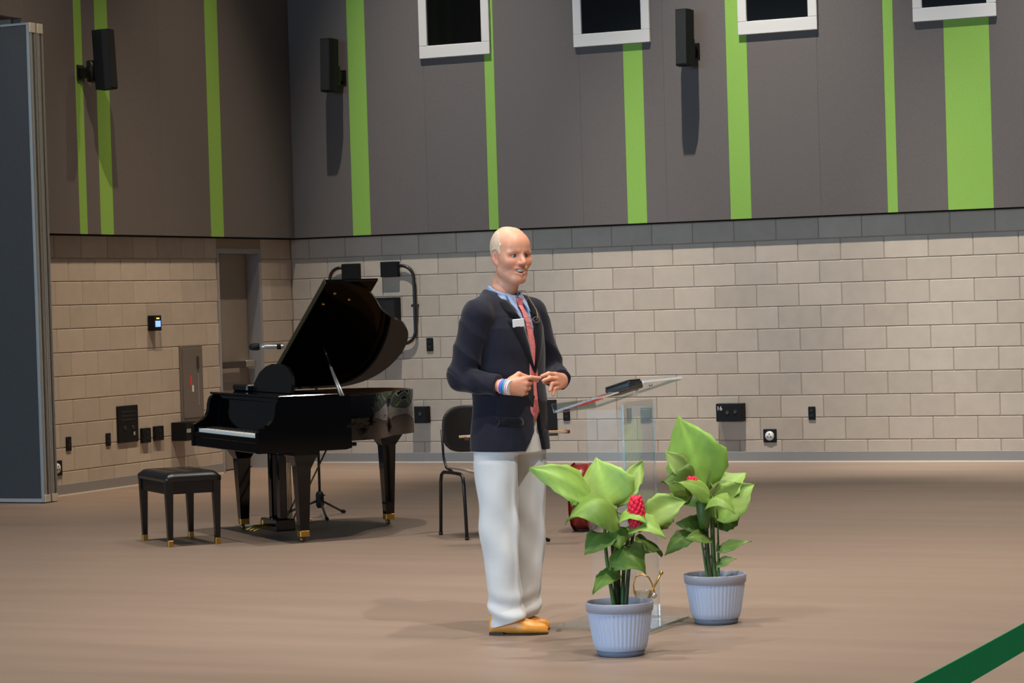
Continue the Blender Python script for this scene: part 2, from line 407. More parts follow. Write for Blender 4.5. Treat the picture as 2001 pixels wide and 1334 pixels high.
# ================================================================== WALL DEVICES
def plate_r(name, x0, x1, z0, z1, depth, m, label, cat, group=None):
    o = MB().box((-(x1-x0)/2, -depth, 0), ((x1-x0)/2, 0, z1-z0), 0.004).build(name, m, None, ((x0+x1)/2, -0.0002, z0)); tag(o, label, cat, group); return o
def plate_l(name, y0, y1, z0, z1, depth, m, label, cat, group=None):
    o = MB().box((0, -(y1-y0)/2, 0), (depth, (y1-y0)/2, z1-z0), 0.004).build(name, m, None, (0.0002, (y0+y1)/2, z0)); tag(o, label, cat, group); return o
def outlet_parts(o, axis, h, depth, slots=2):
    for i in range(slots):
        z = h*(0.32+0.36*i)
        if axis == 'x': MB().box((-0.014, -depth-0.004, z-0.012), (0.014, -depth+0.001, z+0.012), 0.002).build('socket', 'grille', o)
        else: MB().box((depth-0.001, -0.014, z-0.012), (depth+0.004, 0.014, z+0.012), 0.002).build('socket', 'grille', o)
def connectors(o, axis, pts, depth):
    for (u, z) in pts:
        M = Matrix.Translation((u, -depth, z)) @ Matrix.Rotation(PI/2, 4, 'X') if axis == 'x' else Matrix.Translation((depth, u, z)) @ Matrix.Rotation(PI/2, 4, 'Y')
        MB().lathe([(0.016, -0.002), (0.016, 0.008), (0.011, 0.008), (0.011, 0.002)], 14, M).build('connector', 'bar_dark', o)
bxA = plate_r('junction_box', 0.593, 0.781, 1.812, 1.963, 0.06, 'black_plastic', 'black square junction box above the piano lid, conduit leaving to its left', 'junction box', 'conduit boxes above the piano')
bxB = plate_r('junction_box', 1.025, 1.211, 1.819, 1.969, 0.06, 'black_plastic', 'black square junction box with a long conduit curving down on its right', 'junction box', 'conduit boxes above the piano')
big = plate_r('equipment_box', 0.60, 1.21, 1.07, 1.62, 0.09, 'black_plastic', 'large black wall box partly behind the raised piano lid', 'wall box')
MB().box((-0.28, -0.094, 0.03), (0.28, -0.089, 0.52), 0.002).build('cover', 'black_metal', big)
def arc(c, r, a0, a1, n=8, y=-0.04): return [(c[0]+r*math.cos(math.radians(a0+(a1-a0)*i/n)), y, c[1]+r*math.sin(math.radians(a0+(a1-a0)*i/n))) for i in range(n+1)]
cd = MB().tube([(1.212, -0.04, 1.925)]+arc((1.245, 1.79), 0.135, 90, 0)+arc((1.255, 1.29), 0.125, 0, -90)+[(1.212, -0.04, 1.165)], 0.016, 10).build('conduit', 'black_metal')
MB().box((1.352, -0.06, 1.52), (1.408, -0.0005, 1.545)).build('strap', 'black_metal', cd)
tag(cd, 'black bent conduit pipe looping down the wall on the right of the piano lid', 'conduit')
cd2 = MB().tube([(0.592, -0.04, 1.925)]+arc((0.565, 1.81), 0.115, 90, 180)+arc((0.565, 1.29), 0.115, 180, 270)+[(0.599, -0.04, 1.175)], 0.016, 10).build('conduit', 'black_metal')
MB().box((0.422, -0.06, 1.52), (0.478, -0.0005, 1.545)).build('strap', 'black_metal', cd2)
tag(cd2, 'black bent conduit pipe showing just above the corner of the piano lid', 'conduit')
o = plate_r('wall_outlet', 1.479, 1.551, 1.084, 1.214, 0.012, 'black_plastic', 'black outlet high on the block wall between piano lid and man', 'outlet'); outlet_parts(o, 'x', 0.13, 0.012)
o = plate_r('wall_outlet', 0.02, 0.07, 1.12, 1.21, 0.012, 'black_plastic', 'tiny black outlet above the microphone near the corner', 'outlet'); outlet_parts(o, 'x', 0.09, 0.012)
o = plate_r('connector_box', 1.313, 1.496, 0.390, 0.550, 0.10, 'black_plastic', 'black two-connector wall box just right of the piano tail', 'connector box'); connectors(o, 'x', [(-0.045, 0.09), (0.03, 0.09)], 0.10)
def round_socket(o, axis, h, depth):
    M = Matrix.Translation((0, -depth, h/2)) @ Matrix.Rotation(PI/2, 4, 'X') if axis == 'x' else Matrix.Translation((depth, 0, h/2)) @ Matrix.Rotation(PI/2, 4, 'Y')
    r = MB().lathe([(0.043, -0.002), (0.043, 0.006), (0.040, 0.012), (0.0, 0.016)], 24, M).build('socket_face', 'white_plastic', o)
    for a in (90, 210, 330):
        u, w = 0.017*math.cos(math.radians(a)), 0.017*math.sin(math.radians(a))
        if axis == 'x': MB().box((u-0.004, -depth-0.018, h/2+w-0.007), (u+0.004, -depth-0.012, h/2+w+0.007)).build('slot', 'grille', r)
        else: MB().box((depth+0.012, u-0.004, h/2+w-0.007), (depth+0.018, u+0.004, h/2+w+0.007)).build('slot', 'grille', r)
o = plate_r('round_socket', 1.686, 1.826, 0.181, 0.305, 0.012, 'black_plastic', 'black plate with white round socket behind the chair back', 'socket'); round_socket(o, 'x', 0.124, 0.012)
o = plate_r('wall_outlet', 2.907, 2.976, 0.395, 0.511, 0.012, 'black_plastic', 'black outlet just below the low end of the lectern top', 'outlet'); outlet_parts(o, 'x', 0.116, 0.012)
o = plate_r('wall_plate', 3.560, 3.605, 0.389, 0.514, 0.012, 'plate_grey', 'narrow grey-green wall plate seen through the acrylic lectern', 'wall plate'); MB().box((-0.012, -0.016, 0.03), (0.012, -0.011, 0.095), 0.002).build('insert', 'plate_grey', o)  # added copy shaping the square plate's refraction through the acrylic
o = plate_r('wall_plate', 3.697, 3.806, 0.393, 0.517, 0.012, 'plate_grey', 'square grey-green wall plate seen through the acrylic lectern', 'wall plate'); MB().box((-0.04, -0.016, 0.02), (0.04, -0.011, 0.104), 0.002).build('insert', 'plate_grey', o)
o = plate_r('connector_box', 4.484, 4.739, 0.379, 0.545, 0.10, 'black_plastic', 'black connector box numbered 16 above the tall leaf', 'connector box'); connectors(o, 'x', [(-0.015, 0.085), (0.062, 0.09)], 0.10)
tx = bpy.data.curves.new('number', 'FONT'); tx.body = '16'; tx.size = 0.055; tx.extrude = 0.0008; tx.align_x = 'CENTER'
to = bpy.data.objects.new('number', tx); COL.objects.link(to)
dg = bpy.context.evaluated_depsgraph_get(); tme = bpy.data.meshes.new_from_object(to.evaluated_get(dg)); bpy.data.objects.remove(to)
tme.materials.clear(); tme.materials.append(MATS['white_plastic'])
t_o = bpy.data.objects.new('number', tme); COL.objects.link(t_o); t_o.parent = o; t_o.location = (-0.092, -0.1012, 0.105); t_o.rotation_euler = (PI/2, 0, 0)
o = plate_r('round_socket', 4.905, 5.033, 0.180, 0.303, 0.012, 'black_plastic', 'black plate with white round socket low on the wall right of the plants', 'socket'); round_socket(o, 'x', 0.123, 0.012)
o = plate_r('wall_outlet', 5.343, 5.411, 0.384, 0.505, 0.012, 'black_plastic', 'rightmost black outlet on the block wall', 'outlet'); outlet_parts(o, 'x', 0.121, 0.012)
# side wall devices
t = plate_l('access_terminal', -2.665, -2.540, 1.376, 1.515, 0.07, 'black_plastic', 'small black access terminal with glowing blue screen on the side wall', 'access terminal')
MB().box((0.0695, -0.042, 0.035), (0.072, 0.042, 0.09)).build('screen', 'screen_blue', t); MB().box((0.0695, -0.025, 0.105), (0.072, 0.025, 0.118)).build('indicator', 'led_yellow', t)
t = plate_l('electrical_panel', -2.156, -1.771, 0.527, 1.229, 0.018, 'panel_grey', 'tall grey electrical panel set in the side wall, red sticker on its door', 'electrical panel')
pd = MB().box((0.016, -0.165, 0.03), (0.026, 0.165, 0.672), 0.003).build('panel_door', 'panel_grey', t)
MB().box((0.0255, -0.055, 0.33), (0.027, -0.02, 0.42)).build('sticker', 'sticker_red', pd, label='red warning sticker'); MB().box((0.0255, -0.02, 0.27), (0.027, 0.01, 0.33)).build('sticker', 'white_plastic', pd, label='white sticker')
MB().box((0.0255, 0.075, 0.48), (0.04, 0.10, 0.60), 0.004).build('latch', 'bar_dark', pd); MB().box((0.0255, 0.085, 0.14), (0.030, 0.095, 0.44), 0.002).build('hinge', 'silver', pd)
t = plate_l('wall_box', -2.328, -2.099, 0.360, 0.529, 0.16, 'black_plastic', 'deep black wall box with silver strip beside the piano keyboard', 'wall box')
MB().box((0.1595, -0.105, 0.075), (0.163, 0.03, 0.11)).build('strip', 'silver', t)
t = plate_l('audio_patch_bay', -3.222, -2.898, 0.395, 0.722, 0.02, 'black_plastic', 'large black audio connector panel on the side wall', 'connector panel')
connectors(t, 'y', [(-0.06, 0.13), (0.07, 0.13)], 0.02); MB().box((0.019, 0.075, 0.06), (0.024, 0.10, 0.09)).build('label_tag', 'silver', t)
for z in (0.19, 0.225, 0.26): MB().box((0.019, -0.11, z), (0.023, 0.11, z+0.02), 0.002).build('blank_strip', 'grille', t)
t = plate_l('switch_box', -2.851, -2.717, 0.373, 0.506, 0.035, 'black_plastic', 'left of the two small black boxes beside the connector panel', 'switch box'); outlet_parts(t, 'y', 0.133, 0.035)
t = plate_l('switch_box', -2.639, -2.503, 0.382, 0.512, 0.035, 'black_plastic', 'right of the two small black boxes beside the connector panel', 'switch box'); outlet_parts(t, 'y', 0.13, 0.035)
t = plate_l('wall_outlet', -4.014, -3.938, 0.377, 0.499, 0.012, 'black_plastic', 'narrow black outlet next to the blue partition', 'outlet'); outlet_parts(t, 'y', 0.122, 0.012)
t = plate_l('wall_outlet', -3.404, -3.331, 0.382, 0.494, 0.012, 'black_plastic', 'narrow black outlet left of the large connector panel', 'outlet'); outlet_parts(t, 'y', 0.112, 0.012)
t = plate_l('round_socket', -4.252, -4.087, 0.176, 0.306, 0.012, 'black_plastic', 'black plate with white round socket half hidden by the partition edge', 'socket'); round_socket(t, 'y', 0.13, 0.012)

# wall speakers: tall body on a yoke bracket
def wall_speaker(label, loc, rz):
    t = thing('wall_speaker', label, 'speaker', loc, rz, 'speakers on the felt walls')
    MB().box((-0.055, -0.012, -0.07), (0.055, 0.0, 0.07), 0.003).build('mount_plate', 'black_metal', t)
    MB().box((-0.03, -0.10, -0.045), (0.03, -0.010, 0.045), 0.006).build('arm', 'black_metal', t)
    MB().lathe([(0.05, -0.085), (0.05, 0.085), (0.042, 0.092)], 20, Matrix.Translation((0, -0.125, 0.01))).build('swivel', 'black_metal', t)
    for zz in (0.085, -0.085): MB().box((-0.045, -0.205, zz), (0.045, -0.10, zz+0.012), 0.003).build('yoke_arm', 'black_metal', t)
    M = Matrix.Translation((0, -0.265, 0.10)) @ Matrix.Rotation(math.radians(-2.5), 4, 'X')
    pts = [(-0.072, 0.075), (-0.072, -0.02), (-0.05, -0.068), (0.05, -0.068), (0.072, -0.02), (0.072, 0.075)]
    MB().prism(pts, -0.255, 0.255, M).build('body', 'black_plastic', t)
    MB().prism([(-0.048, -0.066), (-0.048, -0.074), (0.048, -0.074), (0.048, -0.066)], -0.245, 0.245, M).build('grille', 'grille', t)
    return t
wall_speaker('black wall speaker in front of the green stripes on the side wall', (0.1005, -3.76, 3.62), PI/2)
wall_speaker('black wall speaker near the corner, left of the widest-lit green stripe', (0.685, -0.1005, 3.79), 0)
wall_speaker('black wall speaker between the second and third windows', (4.375, -0.1005, 3.80), 0)

# operable partition parked at the side wall
pt = thing('operable_partition', 'tall blue fabric operable partition with aluminium edges at the left', 'partition', (0.335, -4.83, 0))
for i in range(2):
    y0 = 0.105*i
    pa = MB().box((-1.6, y0, 0.035), (-0.02, y0+0.095, 3.93), 0.003).build('panel', 'partition_blue', pt)
    MB().box((-1.6, y0-0.003, 0.008), (-0.02, y0+0.098, 0.04), 0.002).build('bottom_rail', 'aluminium', pa)
    MB().box((-1.6, y0-0.003, 3.93), (-0.02, y0+0.098, 3.95), 0.002).build('top_rail', 'aluminium', pa)
    MB().box((-0.02, y0+0.0, 0.008), (0.0, y0+0.095, 3.95), 0.002).build('edge_trim', 'aluminium', pt)
    MB().box((-0.024, y0-0.004, 0.008), (-0.016, y0, 3.95)).build('corner_trim', 'aluminium', pt)
    for q in (0.022, 0.05, 0.075): MB().box((-0.001, y0+q, 0.03), (0.006, y0+q+0.006, 3.93)).build('edge_rib', 'bar_dark' if q == 0.05 else 'aluminium', pt)
    MB().box((-0.018, y0+0.008, 3.87), (0.007, y0+0.085, 3.951), 0.002).build('end_cap', 'alu_light', pt); MB().box((-0.018, y0+0.008, 0.008), (0.007, y0+0.085, 0.07), 0.002).build('end_cap', 'alu_light', pt)
    MB().box((-0.3, y0+0.02, 0.0), (-0.05, y0+0.08, 0.012)).build('floor_seal', 'rubber', pt)
    MB().box((-1.5, y0+0.03, 0.0), (-1.2, y0+0.07, 0.012)).build('floor_seal', 'rubber', pt)

# ================================================================== GRAND PIANO
def catmull(pts, n=5, closed=False):
    out = []; L = len(pts)
    for i in range(L-1):
        p0 = Vector(pts[max(i-1, 0)]); p1 = Vector(pts[i]); p2 = Vector(pts[i+1]); p3 = Vector(pts[min(i+2, L-1)])
        for k in range(n):
            t = k/n; out.append(0.5*((2*p1)+(p2-p0)*t+(2*p0-5*p1+4*p2-p3)*t*t+(3*p1-p0-3*p2+p3)*t**3))
    out.append(Vector(pts[-1])); return out
PZ = math.radians(-41)
pno = thing('grand_piano', 'glossy black baby grand piano with its lid propped open', 'piano', (3.86, -7.20, 0), PZ)
bent = catmull([(0.73, 0.30), (0.715, 0.42), (0.64, 0.55), (0.50, 0.66), (0.36, 0.75), (0.25, 0.86), (0.15, 0.98), (0.0, 1.065), (-0.22, 1.10), (-0.45, 1.07), (-0.62, 0.98), (-0.71, 0.84), (-0.73, 0.66)], 4)
bent = [(p.x, p.y) for p in bent]
def inset(path, d):
    out = []
    for i, p in enumerate(path):
        a = Vector(path[max(i-1, 0)]); b = Vector(path[min(i+1, len(path)-1)]); t = (b-a).normalized(); n = Vector((-t.y, t.x)); out.append((p[0]+n.x*d, p[1]+n.y*d))
    return out
outer = bent+[(-0.73, 0.30)]; inner = inset(bent, 0.045)+[(-0.685, 0.30)]
m = MB(); n = len(outer); z0, z1 = 0.655, 0.955
vs = [(p[0], p[1], z) for z in (z0, z1) for p in outer]+[(p[0], p[1], z) for z in (z0, z1) for p in inner]
fs = []
for i in range(n-1):
    fs += [(i, i+1, n+i+1, n+i), (2*n+i+1, 2*n+i, 3*n+i, 3*n+i+1), (n+i, n+i+1, 3*n+i+1, 3*n+i), (i+1, i, 2*n+i, 2*n+i+1)]
m.add(vs, fs, True); m.build('rim', 'lacquer', pno)
m = MB().prism(inner[:-1]+[(-0.685, 0.06), (0.685, 0.06)], 0.70, 0.72); m.build('bottom_board', 'lacquer', pno)
m = MB().prism(inset(bent, 0.046)+[(-0.684, 0.07), (0.684, 0.07)], 0.885, 0.905); pl = m.build('iron_plate', 'iron_plate', pno)
ir = inset(bent, 0.0462); b_ = MB(); nn_ = len(ir)
b_.add([(p[0], p[1], z) for z in (0.906, 0.9535) for p in ir]+[(p[0], p[1], z) for z in (0.906, 0.9535) for p in inset(bent, 0.0500)], [f_ for i in range(nn_-1) for f_ in ((i+1, i, nn_+i, nn_+i+1), (2*nn_+i+1, 2*nn_+i, 3*nn_+i, 3*nn_+i+1), (nn_+i, nn_+i+1, 3*nn_+i+1, 3*nn_+i))], True).build('inner_rim', 'veneer', pno)
MB().box((-0.684, 0.25, 0.906), (-0.680, 0.66, 0.9535)).build('inner_rim', 'veneer', pno)
st = MB()
for i in range(26):
    x = -0.60+i*0.045; st.tube([(x, 0.12, 0.915), (x-0.28*(i/25.0)*0.4, 0.30+0.62*(1-i/25.0)**0.8, 0.915)], 0.0015, 4)
so = st.build('strings', 'brass_dull', pl); so['kind'] = 'stuff'
# side cheeks with scrolled arms
prof = [(-0.33, 0.60), (-0.33, 0.735), (-0.322, 0.752), (-0.29, 0.765), (-0.255, 0.783), (-0.228, 0.81), (-0.213, 0.845), (-0.210, 0.885), (-0.20, 0.925), (-0.185, 0.945), (-0.16, 0.955), (0.32, 0.955), (0.32, 0.61), (0.28, 0.60)]
for sx in (0.67, -0.73):
    M = Matrix(((0, 0, 1, sx), (1, 0, 0, 0), (0, 1, 0, 0), (0, 0, 0, 1)))
    MB().prism(prof, 0, 0.06, M).build('side_arm', 'lacquer', pno)
MB().box((-0.67, -0.325, 0.60), (0.67, 0.30, 0.665), 0.004).build('keybed', 'lacquer', pno)
MB().box((-0.67, -0.328, 0.665), (0.67, -0.312, 0.702), 0.003).build('key_slip', 'lacquer', pno)
for sx in (-0.67, 0.615): MB().box((sx, -0.31, 0.665), (sx+0.055, -0.17, 0.735), 0.004).build('key_block', 'lacquer', pno)
m = MB(); kw = 1.225/52
for i in range(52): m.box((-0.6125+i*kw+0.0006, -0.308, 0.675), (-0.6125+(i+1)*kw-0.0006, -0.155, 0.722), 0.001)
k_ = m.build('white_keys', 'ivory', pno); k_['kind'] = 'stuff'
m = MB()
for i in range(51):
    if (i % 7) in (0, 2, 3, 5, 6): m.box((-0.6125+(i+1)*kw-0.0055, -0.255, 0.715), (-0.6125+(i+1)*kw+0.0055, -0.157, 0.733), 0.001)
k_ = m.build('black_keys', 'ebony', pno); k_['kind'] = 'stuff'
M = Matrix.Translation((0, -0.150, 0.722)) @ Matrix.Rotation(math.radians(-8), 4, 'X')
MB().box((-0.67, -0.008, 0), (0.67, 0.012, 0.205), 0.004, M).build('fallboard', 'lacquer', pno)
MB().box((-0.67, -0.155, 0.925), (0.67, 0.235, 0.955), 0.004).build('desk_shelf', 'lacquer', pno)
MB().box((-0.73, -0.185, 0.955), (0.73, 0.235, 0.972), 0.005).build('front_top', 'lacquer', pno)
arch = [(-0.40, 0), (-0.39, 0.06), (-0.33, 0.13), (-0.22, 0.175), (-0.10, 0.195), (0.10, 0.195), (0.22, 0.175), (0.33, 0.13), (0.39, 0.06), (0.40, 0)]
M = Matrix.Translation((0, 0.03, 0.973)) @ Matrix.Rotation(math.radians(76), 4, 'X')
dk = MB().prism(arch, -0.012, 0.012, M).build('music_desk', 'wood_black', pno)
MB().box((-0.72, -0.02, 0.9725), (-0.41, 0.12, 1.02), 0.01).build('desk_wing', 'wood_black', pno)
# lid, hinged on the bass side
BETA = math.radians(29.6)
lid = thing('lid_pivot', None, None) if False else None
lo = [(p[0]+0.742, p[1]) for p in inset(bent, -0.014)]
# straight treble edge, curve, tail, back to the hinge line
lp = [(1.486, 0.24)]+[(max(q[0], 0.0), q[1]) for q in lo]+[(0.0, 0.24)]
ML = Matrix.Translation((-0.742, 0, 0.962)) @ Matrix.Rotation(-BETA, 4, 'Y')
ld = MB().prism(lp, 0.0, 0.02, ML).build('lid', 'lacquer', pno)
MB().box((0.0, 0.232, 0.001), (1.486, 0.2405, 0.042), 0.002, ML).build('lid_edge', 'lacquer_edge', ld)
MB().box((0.0, 0.241, 0.022), (1.48, 0.62, 0.04), 0.004, ML).build('folded_flap', 'lacquer', ld)
for r, y in ((1.36, 0.34), (1.22, 0.30), (1.27, 0.47)): MB().lathe([(0.0, -0.010), (0.010, -0.006), (0.011, 0.0)], 10, ML @ Matrix.Translation((r, y, 0))).build('lid_bumper', 'brass', ld)
pa = Vector((0.665, 0.285, 0.93)); pbv = ML @ Vector((0.86, 0.37, -0.002))
MB().tube([pa, pa.lerp(pbv, 0.45)], [0.011, 0.010], 8).build('lid_prop', 'silver', pno)
MB().tube([pa.lerp(pbv, 0.44), pbv], [0.0095, 0.007], 8).build('lid_prop', 'lacquer', pno)
pa2 = pa+Vector((0.03, 0.0, 0.02)); MB().tube([pa2, pa.lerp(pbv, 0.42)+Vector((0.012, 0, 0))], [0.008, 0.005], 8).build('prop_brace', 'silver', pno)
# legs
def leg(x, y, top, m='lacquer'):
    lg = thing('leg', None, None) if False else None
    b = MB(); a0, a1 = 0.049, 0.031
    vs = [(x+sx*a1, y+sy*a1, 0.072) for sx, sy in ((-1, -1), (1, -1), (1, 1), (-1, 1))]+[(x+sx*a0, y+sy*a0, top-0.10) for sx, sy in ((-1, -1), (1, -1), (1, 1), (-1, 1))]
    vs += [(x+sx*0.066, y+sy*0.066, top-0.07) for sx, sy in ((-1, -1), (1, -1), (1, 1), (-1, 1))]+[(x+sx*0.10, y+sy*0.085, top-0.025) for sx, sy in ((-1, -1), (1, -1), (1, 1), (-1, 1))]+[(x+sx*0.10, y+sy*0.085, top) for sx, sy in ((-1, -1), (1, -1), (1, 1), (-1, 1))]
    fs = [(3, 2, 1, 0), (16, 17, 18, 19)]
    for j in range(4):
        for i in range(4): q = (i+1) % 4; fs.append((4*j+i, 4*j+q, 4*j+4+q, 4*j+4+i))
    lg = b.add(vs, fs).build('leg', 'lacquer', pno)
    MB().box((x-0.033, y-0.033, 0.034), (x+0.033, y+0.033, 0.076), 0.003).build('brass_cuff', 'brass', lg)
    c = MB(); c.tube([(x, y, 0.04), (x+0.003, y-0.008, 0.024)], 0.009, 8)
    c.lathe([(0.0, -0.010), (0.016, -0.010), (0.017, 0.0), (0.016, 0.010), (0.0, 0.010)], 16, Matrix.Translation((x+0.004, y-0.010, 0.017)) @ Matrix.Rotation(PI/2, 4, 'Y'))
    c.build('caster', 'brass_dull', lg)
leg(0.62, 0.0, 0.60); leg(-0.62, 0.0, 0.60); leg(-0.25, 0.95, 0.66)
# pedal lyre
ly = MB().box((-0.16, -0.03, 0.035), (0.16, 0.11, 0.115), 0.006).build('lyre_box', 'lacquer', pno)
MB().box((-0.163, -0.034, 0.04), (-0.11, 0.112, 0.10), 0.004).build('brass_plate', 'brass', ly)
for x in (-0.085, 0.085): MB().box((x-0.026, 0.015, 0.115), (x+0.026, 0.075, 0.57), 0.004).build('lyre_post', 'lacquer', pno)
MB().box((-0.19, -0.02, 0.555), (0.19, 0.13, 0.60), 0.006).build('lyre_top', 'lacquer', pno)
for x in (-0.075, 0.0, 0.075): MB().tube([(x, -0.02, 0.07), (x, -0.10, 0.066), (x, -0.165, 0.045)], [0.010, 0.012, 0.014], 8, flat=0.5).build('pedal', 'brass', pno)
for x in (-0.03, 0.0, 0.03): MB().tube([(x, 0.13, 0.09), (x, 0.13, 0.58)], 0.0035, 6).build('pedal_rod', 'brass_dull', pno)
for x in (-0.07, 0.07): MB().tube([(x, 0.10, 0.06), (x, 0.40, 0.60)], 0.006, 6).build('lyre_brace', 'brass_dull', pno)
MB().tube([(0.70, 0.30, 0.63), (0.70, 0.36, 0.63)], 0.012, 8).build('lid_lock', 'black_metal', pno)

# bench
bn = thing('piano_bench', 'black piano bench with tufted leather seat and brass-tipped legs', 'bench', (3.46, -7.735, 0), PZ)
W2, D2 = 0.325, 0.19
def cushion(nx=22, ny=12):
    vs = []; fs = []
    for j in range(ny+1):
        for i in range(nx+1):
            u = -1+2*i/nx; v = -1+2*j/ny; e = max(abs(u), abs(v))
            h = 0.036*(1-max(0, (abs(u)-0.86)/0.14)**2*0.9)*(1-max(0, (abs(v)-0.78)/0.22)**2*0.9)
            t = 0
            for a in (-0.66, -0.33, 0, 0.33, 0.66):
                for b in (-0.33, 0.33): t += math.exp(-(((u-a)*W2)**2+((v-b)*D2)**2)/0.00045)
            vs.append((u*W2, v*D2, 0.452+h-0.010*min(t, 1)))
    for j in range(ny):
        for i in range(nx): a = j*(nx+1)+i; fs.append((a, a+1, a+nx+2, a+nx+1))
    b = MB(); b.add(vs, fs, True)
    ring = [i for i in range(nx+1)]+[(nx+1)*j+nx for j in range(1, ny+1)]+[(nx+1)*ny+i for i in range(nx-1, -1, -1)]+[(nx+1)*j for j in range(ny-1, 0, -1)]
    base_i = len(b.v); b.v += [(vs[i][0], vs[i][1], 0.425) for i in ring]; k = len(ring)
    for i in range(k): j = (i+1) % k; b.f.append((base_i+i, base_i+j, ring[j], ring[i])); b.sm.append(True)
    b.f.append(tuple(base_i+i for i in range(k-1, -1, -1))); b.sm.append(False)
    return b
cu = cushion().build('cushion', 'leather_black', bn)
for a in (-0.66, -0.33, 0, 0.33, 0.66):
    for b_ in (-0.33, 0.33): MB().ell((a*W2, b_*D2, 0.480), (0.008, 0.008, 0.005), 8, 5).build('tuft_button', 'leather_black', cu)
for y in (-1, 1): MB().box((-0.30, y*0.168-0.011, 0.345), (0.30, y*0.168+0.011, 0.426), 0.003).build('apron', 'wood_black', bn)
for x in (-1, 1): MB().box((x*0.300-0.011, -0.157, 0.345), (x*0.300+0.011, 0.157, 0.426), 0.003).build('apron', 'wood_black', bn)
for sx in (-1, 1):
    for sy in (-1, 1):
        x, y = sx*0.295, sy*0.162; b = MB(); a0, a1 = 0.026, 0.016
        vs = [(x+i*a1, y+j*a1, 0.04) for i, j in ((-1, -1), (1, -1), (1, 1), (-1, 1))]+[(x+i*a0, y+j*a0, 0.4255) for i, j in ((-1, -1), (1, -1), (1, 1), (-1, 1))]
        lg = b.add(vs, [(3, 2, 1, 0), (4, 5, 6, 7)]+[(i, (i+1) % 4, 4+(i+1) % 4, 4+i) for i in range(4)]).build('leg', 'wood_black', bn)
        MB().box((x-0.0175, y-0.0175, 0.0), (x+0.0175, y+0.0175, 0.042), 0.002).build('brass_foot', 'brass', lg)

# microphone stand behind the piano
ms = thing('microphone_stand', 'black tripod boom stand holding a microphone behind the piano', 'microphone stand', (3.49, -5.86, 0))
for ang in (88, 208, 307):
    c, s_ = math.cos(math.radians(ang)), math.sin(math.radians(ang))
    lg = MB().tube([(0, 0, 0.13), (0.33*c, 0.33*s_, 0.014)], 0.009, 8).build('leg', 'black_metal', ms)
    MB().tube([(0.315*c, 0.315*s_, 0.018), (0.35*c, 0.35*s_, 0.014)], 0.0135, 8).build('rubber_foot', 'rubber', lg)
MB().lathe([(0.02, 0.07), (0.03, 0.09), (0.03, 0.17), (0.02, 0.19)], 14).build('leg_hub', 'black_plastic', ms)
MB().tube([(0.02, 0, 0.16), (0.055, -0.02, 0.165)], 0.005, 6).build('knob', 'black_plastic', ms)
MB().tube([(0, 0, 0.08), (0, 0, 1.24)], 0.010, 10).build('pole', 'black_metal', ms)
bm = Vector((-0.20, -0.06, 1.262)); MB().tube([(0.22, 0.08, 1.20), (0, 0, 1.235), bm], 0.008, 8).build('boom', 'black_metal', ms)
mc = thing('microphone', 'slim dark microphone with a pale band held by the boom stand behind the piano', 'microphone', (3.49+bm.x-0.014, -5.86+bm.y-0.005, bm.z))
dvec = Vector((-0.93, -0.36, 0.02)).normalized(); q = dvec.to_track_quat('Z', 'Y').to_matrix().to_4x4()
MB().lathe([(0.012, 0.0), (0.016, 0.02), (0.018, 0.15), (0.019, 0.19)], 16, q).build('body', 'silver', mc)
MB().lathe([(0.019, 0.188), (0.026, 0.20), (0.027, 0.235), (0.020, 0.262), (0.0, 0.272)], 16, q).build('head', 'grille', mc)
MB().lathe([(0.0205, 0.03), (0.0205, 0.06)], 16, q).build('clip', 'black_plastic', mc)
cb = MB().tube([(3.15, -6.50, 0.006), (3.28, -6.62, 0.006), (3.46, -6.62, 0.006), (3.62, -6.50, 0.006), (3.66, -6.30, 0.006), (3.52, -6.05, 0.006), (3.40, -5.92, 0.006)], 0.005, 8).build('cable', 'cable')
tag(cb, 'pale cable on the floor under the piano by the microphone stand', 'cable')

# ================================================================== CHAIR, MUSIC STAND, BOW, CELLO
ch = thing('orchestra_chair', 'black-shelled chair with thin dark tube legs behind the man', 'chair', (5.394, -7.043, 0), math.radians(47.6))
for sx in (-1, 1):
    x = sx*0.23
    MB().tube([(x, 0.235, 0.008), (x, 0.205, 0.36), (x, 0.19, 0.405), (x, 0.15, 0.425), (x, 0.0, 0.428), (x, -0.15, 0.425), (x, -0.19, 0.405), (x, -0.205, 0.36), (x, -0.232, 0.008)], 0.0115, 10).build('leg_frame', 'black_metal', ch)
    for y in (-0.233, 0.236): MB().lathe([(0.014, 0.0), (0.014, 0.02)], 10, Matrix.Translation((x, y, 0))).build('foot_cap', 'rubber', ch)
    MB().tube([(x*0.83, 0.10, 0.43), (x*0.83, 0.20, 0.45), (x*0.83, 0.245, 0.52), (x*0.83, 0.262, 0.70)], 0.009, 8).build('back_post', 'black_metal', ch)
def shell(nx, ny, fn, th):
    top = [fn(i/nx, j/ny) for j in range(ny+1) for i in range(nx+1)]; b = MB()
    N = len(top); fs = []
    for j in range(ny):
        for i in range(nx): a = j*(nx+1)+i; fs.append((a, a+1, a+nx+2, a+nx+1))
    nr = [Vector((0, 0, 0)) for _ in top]
    for f_ in fs:
        p = [Vector(top[i]) for i in f_]; nn = (p[1]-p[0]).cross(p[3]-p[0])
        for i in f_: nr[i] += nn
    bot = [Vector(p)-n_.normalized()*th for p, n_ in zip(top, nr)]
    ring = [i for i in range(nx+1)]+[(nx+1)*j+nx for j in range(1, ny+1)]+[(nx+1)*ny+i for i in range(nx-1, -1, -1)]+[(nx+1)*j for j in range(ny-1, 0, -1)]
    b.add(list(top)+[tuple(v) for v in bot], fs+[tuple(N+i for i in reversed(f_)) for f_ in fs]+[(ring[i], N+ring[i], N+ring[(i+1) % len(ring)], ring[(i+1) % len(ring)]) for i in range(len(ring))], True)
    return b
